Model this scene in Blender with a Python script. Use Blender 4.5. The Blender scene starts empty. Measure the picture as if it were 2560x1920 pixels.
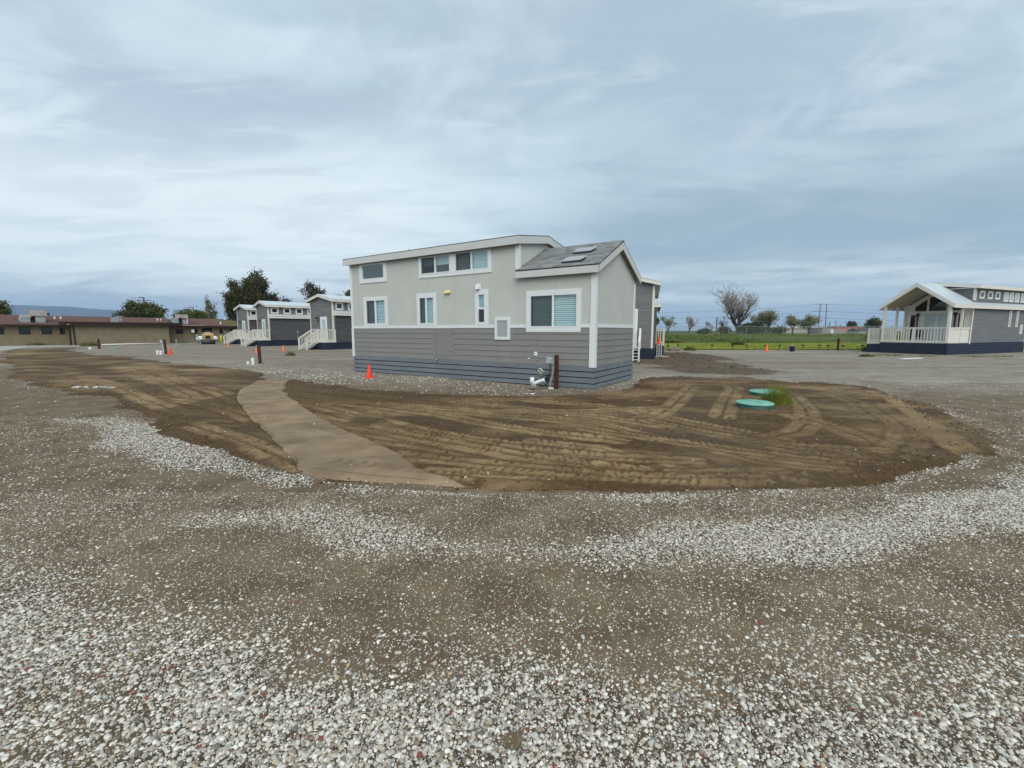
import bpy, bmesh, math, random
import numpy as np
from mathutils import Vector, Matrix
R = math.radians
scene = bpy.context.scene
COL = scene.collection

# ------------------------------------------------------------------ camera, sky, sun, exposure
cam_d = bpy.data.cameras.new('camera'); cam = bpy.data.objects.new('camera', cam_d); COL.objects.link(cam)
cam.location = (0, 0, 1.6); cam.rotation_euler = (R(90) - .1205, 0, 0)
cam_d.sensor_width = 36; cam_d.lens = 36 * 1099.4 / 2560
cam_d.clip_start = .05; cam_d.clip_end = 40000
scene.camera = cam
SUN_EL, SUN_AZ = 42, 172          # degrees; azimuth clockwise from +Y (behind the camera)
SKY = .1; EXPO = .62; SUN_W = 1.5; HAZE_D = .00011
scene.view_settings.view_transform = 'Standard'; scene.view_settings.look = 'None'
scene.view_settings.exposure = EXPO; scene.view_settings.gamma = 1; scene.view_settings.use_curve_mapping = False
scene.render.engine = 'CYCLES'
scene.cycles.use_denoising = True
scene.cycles.max_bounces = 8; scene.cycles.transparent_max_bounces = 24; scene.cycles.volume_bounces = 1
sd = bpy.data.lights.new('sun', 'SUN'); sun = bpy.data.objects.new('sun', sd); COL.objects.link(sun)
sd.energy = SUN_W; sd.angle = R(50); sd.color = (1, .965, .91)
a_, e_ = R(SUN_AZ), R(SUN_EL)
sdir = Vector((math.sin(a_) * math.cos(e_), math.cos(a_) * math.cos(e_), math.sin(e_)))
sun.rotation_euler = sdir.to_track_quat('Z', 'Y').to_euler(); sun.location = (0, -20, 40)

class NT:
    """small helper for node trees"""
    def __init__(s, t): s.t = t; s.n = t.nodes; s.l = t.links
    def new(s, typ, **kw):
        n = s.n.new(typ)
        for k, v in kw.items(): setattr(n, k, v)
        return n
    def put(s, sock, v):
        if v is None: return
        if hasattr(v, 'is_linked'): s.l.new(v, sock)
        else: sock.default_value = v
    def math(s, op, a, b=None, c=None, clamp=False):
        n = s.new('ShaderNodeMath', operation=op, use_clamp=clamp)
        for i, v in enumerate((a, b, c)): s.put(n.inputs[i], v)
        return n.outputs[0]
    def mr(s, v, a, b, c=0., d=1., smooth=True):
        n = s.new('ShaderNodeMapRange', interpolation_type='SMOOTHSTEP' if smooth else 'LINEAR')
        for i, x in enumerate((v, a, b, c, d)): s.put(n.inputs[i], x)
        return n.outputs[0]
    def mix(s, f, a, b, mode='MIX'):
        n = s.new('ShaderNodeMix', data_type='RGBA', blend_type=mode)
        s.put(n.inputs[0], f); s.put(n.inputs[6], a if hasattr(a, 'is_linked') else (*a, 1)); s.put(n.inputs[7], b if hasattr(b, 'is_linked') else (*b, 1))
        return n.outputs[2]
    def noise(s, vec, scale, detail=4., rough=.5, dist=0.):
        n = s.new('ShaderNodeTexNoise'); s.put(n.inputs['Vector'], vec)
        n.inputs['Scale'].default_value = scale; n.inputs['Detail'].default_value = detail
        n.inputs['Roughness'].default_value = rough; n.inputs['Distortion'].default_value = dist
        return n.outputs[0]
    def mapping(s, vec, scale=(1, 1, 1), rot=(0, 0, 0), loc=(0, 0, 0)):
        n = s.new('ShaderNodeMapping'); s.put(n.inputs[0], vec)
        n.inputs[1].default_value = loc; n.inputs[2].default_value = rot; n.inputs[3].default_value = scale
        return n.outputs[0]
    def attr(s, name, typ='GEOMETRY', out=2):
        n = s.new('ShaderNodeAttribute', attribute_name=name, attribute_type=typ); return n.outputs[out]
    def ramp(s, v, stops, mode='LINEAR'):
        n = s.new('ShaderNodeValToRGB'); cr = n.color_ramp; cr.interpolation = mode
        while len(cr.elements) < len(stops): cr.elements.new(.5)
        for e, (p, c) in zip(cr.elements, stops): e.position = p; e.color = (*c, 1)
        s.put(n.inputs[0], v); return n.outputs[0]

world = bpy.data.worlds.new('World'); scene.world = world; world.use_nodes = True
W = NT(world.node_tree); W.n.clear()
wo = W.new('ShaderNodeOutputWorld'); wb = W.new('ShaderNodeBackground'); wb.inputs[1].default_value = SKY
W.l.new(wb.outputs[0], wo.inputs[0])
sky = W.new('ShaderNodeTexSky', sky_type='NISHITA', sun_disc=False)
sky.sun_elevation = R(SUN_EL); sky.sun_rotation = R(SUN_AZ); sky.air_density = 1; sky.dust_density = 1.5
tc = W.new('ShaderNodeTexCoord'); sep = W.new('ShaderNodeSeparateXYZ'); W.l.new(tc.outputs['Generated'], sep.inputs[0])
dx, dy, dz = sep.outputs
zz = W.math('MAXIMUM', dz, 0.)
inv = W.math('DIVIDE', 1., W.math('ADD', zz, .13))
cmb = W.new('ShaderNodeCombineXYZ'); W.put(cmb.inputs[0], W.math('MULTIPLY', dx, inv)); W.put(cmb.inputs[1], W.math('MULTIPLY', dy, inv))
cp = cmb.outputs[0]                                   # position on a flat cloud deck
SUV = lambda sc, rot, loc=(0, 0, 0): W.mapping(cp, sc, (0, 0, rot), loc)
n0 = W.noise(SUV((.7, 1.1, 1), R(28), (4.7, 3.3, 0)), .55, 3, .5, .4)
n1 = W.noise(SUV((.75, 1.25, 1), R(28), (3.1, 1.7, 0)), 1.05, 6, .56, .6)
n2 = W.noise(SUV((.7, 1.7, 1), R(22), (7.3, 2.2, 0)), 2.3, 7, .58, .5)
n3 = W.noise(SUV((1.25, .85, 1), R(-38), (5.3, 2.2, 0)), 1.6, 6, .56, .5)
LIGHT, MIDC, DARK = (.615, .745, .80), (.41, .52, .60), (.285, .395, .465)
c_ = W.mix(W.mr(W.math('ADD', W.math('MULTIPLY', n1, .6), W.math('MULTIPLY', n0, .4)), .40, .585), MIDC, LIGHT)
c_ = W.mix(W.math('MULTIPLY', W.mr(n2, .50, .72), .5), c_, (.40, .495, .585))
c_ = W.mix(W.math('MULTIPLY', W.mr(n3, .50, .72), .7), c_, (.635, .735, .825))
c_ = W.mix(W.math('MULTIPLY', W.mr(n2, .48, .30), .55), c_, (.67, .77, .845))
az = W.math('ARCTAN2', dx, dy)                        # 0 straight ahead, positive to the right
el = W.math('ARCSINE', zz)
nb = W.math('MULTIPLY', W.math('SUBTRACT', n1, .5), .22)
elw = W.math('ADD', el, nb)
# grey ragged patches high on the left, pale opening over the house
gl = W.math('MULTIPLY', W.math('MULTIPLY', W.mr(elw, .20, .30), W.mr(elw, .52, .40)), W.mr(W.math('ADD', az, nb), -.22, -.50))
c_ = W.mix(W.math('MULTIPLY', gl, W.mr(n2, .40, .58, .25, .85)), c_, (.40, .49, .59))
# long grey bank low on the right
bank = W.math('MULTIPLY', W.math('MULTIPLY', W.mr(elw, .06, .12), W.mr(elw, .22, .40, 1, 0)), W.mr(W.math('ADD', az, nb), -.08, .30))
c_ = W.mix(W.math('MULTIPLY', bank, .72), c_, DARK)
# pale clear-looking veil low on the left
veil = W.math('MULTIPLY', W.math('MULTIPLY', W.mr(elw, .03, .10), W.mr(elw, .22, .46, 1, 0)), W.mr(W.math('ADD', az, W.math('MULTIPLY', nb, 1.5)), .05, -.35))
c_ = W.mix(W.math('MULTIPLY', veil, .85), c_, W.mix(W.mr(n2, .42, .62), (.80, .90, .92), (.70, .80, .84)))
# bright broken light under the bank, streaked
n4 = W.noise(W.mapping(tc.outputs['Generated'], (3, 3, 26)), 1.3, 5, .55, .3)
low = W.math('MULTIPLY', W.mr(el, .03, .075), W.mr(el, .09, .16, 1, 0))
c_ = W.mix(W.math('MULTIPLY', W.math('MULTIPLY', low, W.mr(n4, .36, .6)), W.mr(az, -.1, .06)), c_, (.69, .78, .79))
# slate bank close to the horizon
hz_ = W.mr(W.math('ADD', el, W.math('MULTIPLY', W.math('SUBTRACT', n4, .5), .09)), .035, .085, 1, 0)
c_ = W.mix(W.math('MULTIPLY', hz_, W.mr(az, -.5, .3, .6, .8)), c_, W.mix(W.mr(az, -.5, .1), (.36, .47, .56), (.43, .555, .625)))
# brighter clouds on the low right horizon
deck = W.new('ShaderNodeVectorMath', operation='SCALE'); W.l.new(c_, deck.inputs[0]); deck.inputs[3].default_value = 7.5
W.l.new(W.mix(.93, sky.outputs[0], deck.outputs[0]), wb.inputs[0])

# ------------------------------------------------------------------ object helpers
def setp(o, label=None, cat=None, group=None, kind=None):
    if label: o['label'] = label
    if cat: o['category'] = cat
    if group: o['group'] = group
    if kind: o['kind'] = kind
    return o
def thing(name, label, cat, loc=(0, 0, 0), rz=0, group=None):
    o = bpy.data.objects.new(name, None); COL.objects.link(o); o.empty_display_size = .3
    o.location = loc; o.rotation_euler = (0, 0, rz)
    return setp(o, label, cat, group)
class MB:
    def __init__(s): s.v = []; s.f = []
    def add(s, vs, fs):
        b = len(s.v); s.v.extend(tuple(map(float, p)) for p in vs); s.f.extend(tuple(i + b for i in f) for f in fs); return s
    def box(s, x0, x1, y0, y1, z0, z1):
        return s.add([(x0, y0, z0), (x1, y0, z0), (x1, y1, z0), (x0, y1, z0), (x0, y0, z1), (x1, y0, z1), (x1, y1, z1), (x0, y1, z1)],
                     [(0, 3, 2, 1), (4, 5, 6, 7), (0, 1, 5, 4), (1, 2, 6, 5), (2, 3, 7, 6), (3, 0, 4, 7)])
    def hexa(s, p):   # 8 points: 4 bottom, 4 top
        return s.add(p, [(0, 3, 2, 1), (4, 5, 6, 7), (0, 1, 5, 4), (1, 2, 6, 5), (2, 3, 7, 6), (3, 0, 4, 7)])
    def prism(s, pts, d):   # planar polygon pts extruded along vector d
        n = len(pts); q = [tuple(Vector(p) + Vector(d)) for p in pts]
        return s.add(list(pts) + q, [tuple(range(n))[::-1], tuple(range(n, 2 * n))] + [(i, (i + 1) % n, (i + 1) % n + n, i + n) for i in range(n)])
    def quad(s, a, b, c, d): return s.add([a, b, c, d], [(0, 1, 2, 3)])
    def beam(s, a, b, w, h, up=(0, 0, 1)):
        a, b = Vector(a), Vector(b); d = (b - a).normalized(); sd_ = d.cross(Vector(up)).normalized() * (w / 2); u = sd_.cross(d).normalized() * (h / 2)
        P = [a - sd_ - u, a + sd_ - u, b + sd_ - u, b - sd_ - u, a - sd_ + u, a + sd_ + u, b + sd_ + u, b - sd_ + u]
        return s.hexa([tuple(p) for p in P])
    def tube(s, pts, r, n=8, caps=True):
        pts = [Vector(p) for p in pts]; rs = r if isinstance(r, (list, tuple)) else [r] * len(pts)
        vs = []; fs = []; prev = None
        for i, p in enumerate(pts):
            d = (pts[min(i + 1, len(pts) - 1)] - pts[max(i - 1, 0)]).normalized()
            if prev is None: prev = d.orthogonal().normalized()
            x = (prev - d * prev.dot(d)); x = x.normalized() if x.length > 1e-6 else d.orthogonal().normalized(); prev = x; y = d.cross(x)
            for k in range(n):
                t = 2 * math.pi * k / n; vs.append(p + (x * math.cos(t) + y * math.sin(t)) * rs[i])
        for i in range(len(pts) - 1):
            for k in range(n): fs.append((i * n + k, i * n + (k + 1) % n, (i + 1) * n + (k + 1) % n, (i + 1) * n + k))
        if caps: fs.append(tuple(range(n))[::-1]); fs.append(tuple((len(pts) - 1) * n + k for k in range(n)))
        return s.add([tuple(v) for v in vs], fs)
    def lathe(s, prof, n=24, c=(0, 0, 0)):
        vs = []; fs = []
        for r, z in prof:
            for k in range(n): t = 2 * math.pi * k / n; vs.append((c[0] + r * math.cos(t), c[1] + r * math.sin(t), c[2] + z))
        for i in range(len(prof) - 1):
            for k in range(n): fs.append((i * n + k, i * n + (k + 1) % n, (i + 1) * n + (k + 1) % n, (i + 1) * n + k))
        fs.append(tuple(range(n))[::-1]); fs.append(tuple((len(prof) - 1) * n + k for k in range(n)))
        return s.add(vs, fs)
    def mesh(s, name, m=None, smooth=False):
        me = bpy.data.meshes.new(name); me.from_pydata(s.v, [], s.f); me.update()
        if m: me.materials.append(m)
        if smooth: me.polygons.foreach_set('use_smooth', [True] * len(me.polygons))
        return me
    def obj(s, name, m, parent=None, smooth=False, label=None, kind=None):
        o = bpy.data.objects.new(name, s.mesh(name, m, smooth)); COL.objects.link(o)
        if parent: o.parent = parent
        if label: o['label'] = label
        if kind: o['kind'] = kind
        return o
def inst(name, me, parent, loc, scale=(1, 1, 1), rot=(0, 0, 0)):
    o = bpy.data.objects.new(name, me); COL.objects.link(o); o.parent = parent; o.location = loc; o.scale = scale; o.rotation_euler = rot; return o
def copy_tree(o, parent=None):
    c = o.copy(); COL.objects.link(c); c.parent = parent
    for ch in list(o.children): copy_tree(ch, c)
    return c
BX = lambda *a: MB().box(*a)

def mat(name, col, rough=.6, var=.12, scale=6., bump=0., bscale=60., metal=0., spec=.4, stretch=(1, 1, 1), dirt=None):
    m = bpy.data.materials.new(name); m.use_nodes = True; t = NT(m.node_tree); b = m.node_tree.nodes['Principled BSDF']
    co = t.new('ShaderNodeTexCoord').outputs['Object']; co = t.mapping(co, stretch)
    n = t.noise(co, scale, 5, .6)
    c = t.mix(t.mr(n, .3, .7), tuple(x * (1 - var) for x in col), tuple(min(1, x * (1 + var)) for x in col))
    if dirt:
        c = t.mix(t.math('MULTIPLY', t.mr(t.noise(co, scale * .35, 4, .6), .5, .75), dirt[1]), c, dirt[0])
    t.l.new(c, b.inputs['Base Color']); b.inputs['Roughness'].default_value = rough; b.inputs['Metallic'].default_value = metal
    b.inputs['Specular IOR Level'].default_value = spec
    if bump:
        bn = t.new('ShaderNodeBump'); bn.inputs['Strength'].default_value = bump; bn.inputs['Distance'].default_value = .01
        t.put(bn.inputs['Height'], t.noise(co, bscale, 3, .6)); t.l.new(bn.outputs[0], b.inputs['Normal'])
    return m
def glass(name, tint=(.8, .9, .92), refl=1.5):
    m = bpy.data.materials.new(name); m.use_nodes = True; t = NT(m.node_tree); t.n.clear()
    o = t.new('ShaderNodeOutputMaterial'); mx = t.new('ShaderNodeMixShader'); tr = t.new('ShaderNodeBsdfTransparent'); gl = t.new('ShaderNodeBsdfGlossy')
    tr.inputs[0].default_value = (*tint, 1); gl.inputs['Roughness'].default_value = .02; gl.inputs[0].default_value = (.9, .97, 1, 1)
    lw = t.new('ShaderNodeLayerWeight'); sch = t.math('ADD', .04, t.math('MULTIPLY', t.math('POWER', lw.outputs['Facing'], 5.), .96))
    t.put(mx.inputs[0], t.math('MULTIPLY', sch, refl, clamp=True)); t.l.new(tr.outputs[0], mx.inputs[1]); t.l.new(gl.outputs[0], mx.inputs[2]); t.l.new(mx.outputs[0], o.inputs[0])
    return m
def veil_mat(name, col, f):
    m = bpy.data.materials.new(name); m.use_nodes = True; t = NT(m.node_tree); t.n.clear()
    o = t.new('ShaderNodeOutputMaterial'); mx = t.new('ShaderNodeMixShader'); tr = t.new('ShaderNodeBsdfTransparent'); df = t.new('ShaderNodeBsdfDiffuse')
    df.inputs[0].default_value = (*col, 1); mx.inputs[0].default_value = f
    t.l.new(tr.outputs[0], mx.inputs[1]); t.l.new(df.outputs[0], mx.inputs[2]); t.l.new(mx.outputs[0], o.inputs[0]); return m
def leafmat(name, cols, rough=.6):
    m = bpy.data.materials.new(name); m.use_nodes = True; t = NT(m.node_tree); b = m.node_tree.nodes['Principled BSDF']
    g = t.new('ShaderNodeNewGeometry'); oc = t.new('ShaderNodeTexCoord').outputs['Object']
    v = t.math('ADD', t.math('MULTIPLY', g.outputs['Random Per Island'], .55), t.math('MULTIPLY', t.mr(t.noise(oc, .6, 3), .35, .65), .45))
    c = t.ramp(v, [(i / (len(cols) - 1), k) for i, k in enumerate(cols)])
    t.l.new(c, b.inputs['Base Color']); b.inputs['Roughness'].default_value = rough; b.inputs['Specular IOR Level'].default_value = .25
    return m
def panel_mat(name, col):
    m = mat(name, col, .75, .04, 1.2, .35, 90, spec=.25, dirt=(tuple(x * .84 for x in col), .35)); t = NT(m.node_tree); b = m.node_tree.nodes['Principled BSDF']
    src_ = b.inputs['Base Color'].links[0].from_socket; sx = t.new('ShaderNodeSeparateXYZ'); t.l.new(t.new('ShaderNodeTexCoord').outputs['Object'], sx.inputs[0])
    fr = t.math('FRACT', t.math('DIVIDE', t.math('ADD', sx.outputs[0], sx.outputs[1]), 1.22)); seam = t.math('LESS_THAN', fr, .006)
    gr = t.math('LESS_THAN', t.math('FRACT', t.math('MULTIPLY', fr, 6.)), .025)
    t.l.new(t.mix(t.math('MAXIMUM', t.math('MULTIPLY', seam, .45), t.math('MULTIPLY', gr, .10)), src_, tuple(x * .45 for x in col)), b.inputs['Base Color']); return m
M = dict(
    lightwall=panel_mat('light grey panel', (.515, .525, .485)),
    lap=mat('taupe lap board', (.226, .221, .21), .7, .06, 3, .3, 70, spec=.3, stretch=(.25, 1, 1.5)),
    skirt=mat('slate blue skirting board', (.162, .185, .205), .65, .10, 3, .25, 60, spec=.35, stretch=(.3, 1, 2), dirt=((.2, .2, .19), .25)),
    white=mat('white trim paint', (.72, .74, .74), .55, .03, 5, .15, 60, dirt=((.6, .6, .57), .2)),
    cream=mat('cream trim paint', (.68, .655, .59), .6, .04, 5, .15, 60),
    fascia=mat('pale fascia paint', (.56, .57, .55), .6, .04, 3, .2, 60),
    shingle=mat('grey roof shingle', (.205, .212, .206), .9, .2, 9, .6, 120, spec=.2),
    shingle2=mat('pale grey roof shingle', (.25, .258, .25), .9, .2, 9, .6, 120, spec=.2),
    shingle3=mat('dark grey roof shingle', (.165, .171, .166), .9, .2, 9, .6, 120, spec=.2),
    edge=mat('dark roof edge', (.05, .035, .035), .7, .1),
    dark=mat('dark void', (.01, .01, .013), .9, .1),
    metal=mat('galvanised metal', (.42, .45, .46), .4, .12, 8, metal=.6),
    roofmetal=mat('pale metal roofing', (.65, .70, .715), .36, .06, 2, metal=.35, stretch=(1, .15, 1)),
    alum=mat('white vinyl frame', (.75, .77, .78), .45, .02),
    yellow=mat('pale yellow plastic', (.72, .60, .28), .5, .05),
    vinyl=mat('white plastic', (.74, .76, .76), .4, .04, 9),
    pvc=mat('white pipe plastic', (.76, .77, .76), .35, .05, 9, dirt=((.5, .46, .4), .3)),
    panelgrey=mat('grey vent panel', (.36, .38, .40), .6, .05),
    blind=mat('white blind slat', (.72, .76, .76), .5, .03),
    post=mat('rust red timber', (.065, .018, .013), .7, .25, 6, .4, 40, stretch=(3, 3, .5)),
    box=mat('grey meter enclosure', (.38, .44, .44), .4, .06, metal=.3),
    black=mat('black rubber', (.012, .012, .014), .5, .2),
    green=mat('green valve body', (.16, .25, .17), .5, .2),
    conduit=mat('grey conduit', (.38, .38, .36), .5, .1),
    cone=mat('orange cone plastic', (.85, .055, .02), .5, .06, 9),
    conefade=mat('faded orange cone plastic', (.82, .19, .05), .55, .1, 9),
    gwall=mat('grey lap paint', (.155, .16, .16), .75, .16, 2.2, .3, 50, stretch=(.25, .25, 3)),
    gdark=mat('charcoal lap paint', (.078, .078, .08), .75, .22, 2.2, .3, 50, stretch=(.3, .3, 3)),
    gcab=mat('blue grey lap paint', (.15, .158, .168), .75, .14, 2.2, .3, 50, stretch=(.25, .25, 3)),
    navy=mat('navy skirting paint', (.016, .026, .048), .65, .25, 3, .25, 60, stretch=(.3, 1, 2)),
    cedar=mat('cream porch soffit', (.42, .37, .29), .7, .08),
    doorp=mat('white door', (.70, .72, .72), .5, .03),
    frost=mat('frosted pane', (.42, .50, .52), .25, .04),
    glass=glass('window glass', (.88, .955, .955), 1.9), glass2=glass('dark window glass', (.35, .42, .45), 2.0), glassdark=mat('dark glass', (.012, .015, .017), .06, .1, spec=.8),
    screen=veil_mat('insect screen', (.075, .088, .095), .36),
    lampblack=mat('black lamp metal', (.015, .013, .014), .5, .1),
    concrete=mat('pale concrete', (.36, .35, .31), .9, .12, 3, .4, 50),
    stucco=mat('tan stucco', (.235, .195, .122), .9, .10, 2, .5, 60),
    brownroof=mat('brown composition roof', (.115, .058, .044), .95, .28, 3, .5, 60),
    brownfascia=mat('dark brown fascia', (.028, .012, .011), .7, .2),
    moss=mat('mossy brown roof', (.10, .082, .03), .95, .3, 2),
    hvac=mat('weathered metal housing', (.40, .37, .34), .7, .18, 3, metal=.1),
    hvac2=mat('grey metal duct', (.33, .37, .37), .6, .12, 3, metal=.2),
    machine=mat('machine yellow', (.46, .31, .14), .5, .1),
    steel=mat('worn steel drum', (.06, .06, .065), .45, .25, metal=.5),
    tankw=mat('white tank paint', (.74, .76, .78), .4, .05),
    byellow=mat('bollard yellow', (.62, .55, .04), .5, .1),
    lid=mat('teal green lid plastic', (.18, .43, .34), .5, .14, 5, .3, 50, dirt=((.36, .42, .34), .6)),
    lidside=mat('dark green riser plastic', (.012, .075, .065), .5, .2),
    stone=mat('pale stone', (.5, .5, .47), .85, .25, 9, .5, 30),
    rock=mat('brown rock', (.19, .15, .11), .9, .3, 3, .8, 12),
    bark=mat('grey brown bark', (.075, .06, .05), .95, .3, 3, .6, 20),
    barkpale=mat('pale bark', (.14, .125, .105), .95, .25, 3, .6, 20),
    twig=mat('reddish twig bark', (.27, .235, .21), .95, .25, 1),
    pole=mat('weathered utility pole', (.13, .11, .11), .9, .15),
    wire=mat('wire', (.10, .11, .12), .6, .1),
    purple=mat('purple plastic', (.07, .035, .22), .5, .15),
    redroof=mat('red tile roof', (.28, .10, .075), .9, .2, .5), paleshed=mat('pale shed wall', (.42, .39, .34), .8, .1, .3), greyshed=mat('grey shed wall', (.30, .28, .27), .8, .1, .3),
    darkroof=mat('dark shingle roof', (.07, .055, .05), .9, .2, .5), creamwall=mat('cream wall', (.50, .47, .38), .8, .08, .3),
    fencew=mat('galvanised fence', (.26, .28, .27), .5, .1, metal=.4), chain=veil_mat('chain link weave', (.2, .22, .2), .10),
    cloth=mat('grey sweatshirt', (.17, .18, .185), .9, .1), trousers=mat('maroon trousers', (.045, .015, .022), .9, .1), skin=mat('skin', (.36, .2, .14), .6, .05), hair=mat('dark hair', (.03, .022, .02), .8, .1),
    awning=mat('awning shingle', (.16, .165, .165), .9, .2, 9),
    moss2=mat('weathered timber', (.2, .17, .13), .9, .2),
    label=mat('white sticker', (.75, .75, .74), .5, .02),
    orangelamp=mat('orange lamp lens', (.75, .36, .08), .4, .05),
)
LEAF = dict(
    euc=leafmat('eucalyptus leaves', [(.022, .027, .009), (.045, .050, .016), (.075, .070, .026), (.100, .080, .036)]),
    euc2=leafmat('russet tinged leaves', [(.022, .024, .014), (.05, .045, .028), (.085, .058, .045)]),
    spring=leafmat('young spring leaves', [(.10, .11, .045), (.17, .18, .075), (.24, .23, .11)]),
    olive=leafmat('olive leaves', [(.022, .035, .010), (.055, .072, .02), (.10, .11, .035), (.15, .14, .06)]),
    hedge=leafmat('yellow green leaves', [(.045, .07, .01), (.085, .11, .018), (.13, .14, .03)]),
    shrub=leafmat('dark shrub leaves', [(.026, .036, .012), (.05, .065, .022), (.085, .10, .038)]),
    sparse=leafmat('grey green leaves', [(.11, .125, .055), (.18, .195, .09), (.27, .27, .14)]),
    weed=leafmat('weed blades', [(.11, .15, .022), (.21, .25, .035), (.34, .33, .085)]),
    weedd=leafmat('dull weed blades', [(.07, .085, .025), (.12, .135, .04), (.20, .185, .085)]),
    lawn=leafmat('grass blades', [(.16, .21, .02), (.26, .30, .03), (.36, .36, .055)]),
    field=leafmat('tall weed blades', [(.08, .115, .028), (.14, .185, .045), (.21, .225, .085)]),
)
# ------------------------------------------------------------------ ground
rng = np.random.default_rng(7)
DIRT = np.array([(-39.39,34.06),(-43.72,38.79),(-41.72,38.79),(-43.38,43.3),(-33.72,34.06),(-27.98,29.08),(-25.79,28.05),(-23.98,27.36),(-19.13,23.34),(-15.21,20.72),(-13.05,19.28),(-10.9,18.02),(-9.46,16.66),(-7.84,14.28),(-7.07,13.9),(-6.46,13.62),(-5.15,12.72),(-4.37,12.08),(-3.47,11.72),(-2.61,11.36),(-1.79,10.97),(-0.85,10.67),(0.03,10.44),(1.3,10.72),(2.23,11.15),(2.95,11.9),(3.5,12.8),(4.1,14.1),(4.78,14.8),(5.87,15.3),(6.84,15.01),(7.8,15.01),(8.2,14.2),(8.8,13.7),(9.6,13.6),(9.8,12.45),(9.58,11.31),(9.2,9.84),(9.0,9.2),(8.24,8.15),(7.56,7.07),(6.88,6.24),(5.86,5.5),(5.42,5.23),(5.01,5.05),(4.37,4.72),(3.64,4.43),(2.77,4.27),(1.84,4.27),(1.11,4.17),(0.43,4.22),(-0.03,4.17),(-0.5,4.3),(-0.78,4.3),(-1.48,4.43),(-1.96,4.43),(-2.71,4.98),(-3.15,5.21),(-3.67,5.53),(-4.31,5.97),(-4.86,6.48),(-5.57,6.9),(-6.72,7.93),(-7.61,8.55),(-8.98,9.79),(-10.12,10.56),(-11.32,10.98),(-12.71,11.94),(-14.29,13.09),(-15.7,14.1),(-17.93,15.71),(-22.67,19.62),(-29.02,24.91)])
PATH = np.array([(-8.06,13.82),(-7.17,14.05),(-5.95,11.36),(-4.88,9.83),(-3.86,8.43),(-3.04,7.37),(-2.19,6.37),(-1.53,5.67),(-1.21,5.16),(-0.96,4.78),(-0.47,4.32),(-0.63,4.26),(-1.02,4.32),(-1.5,4.45),(-1.84,4.54),(-2.02,4.59),(-2.32,4.78),(-2.92,5.53),(-3.72,6.55),(-4.87,8.0),(-5.95,9.44),(-6.57,10.37),(-7.32,11.78)])
PATCH = np.array([(6.41,21.95),(5.9,19.0),(6.4,17.0),(8.24,16.2),(9.33,16.6),(10.59,20.23),(13.2,27.5),(13.0,33.0),(9.6,32.0),(8.4,26.5)])
STRIP = np.array([(4.4,18.2),(6.22,16.1),(7.18,15.7),(8.23,15.5),(9.3,15.3),(9.96,14.6),(10.6,14.2)])
WALK = np.array([(-62,47),(-46,47.3),(-44.6,45.5),(-45.9,42.1),(-40.5,34.9),(-37.5,31),(-60,40)])
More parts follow.
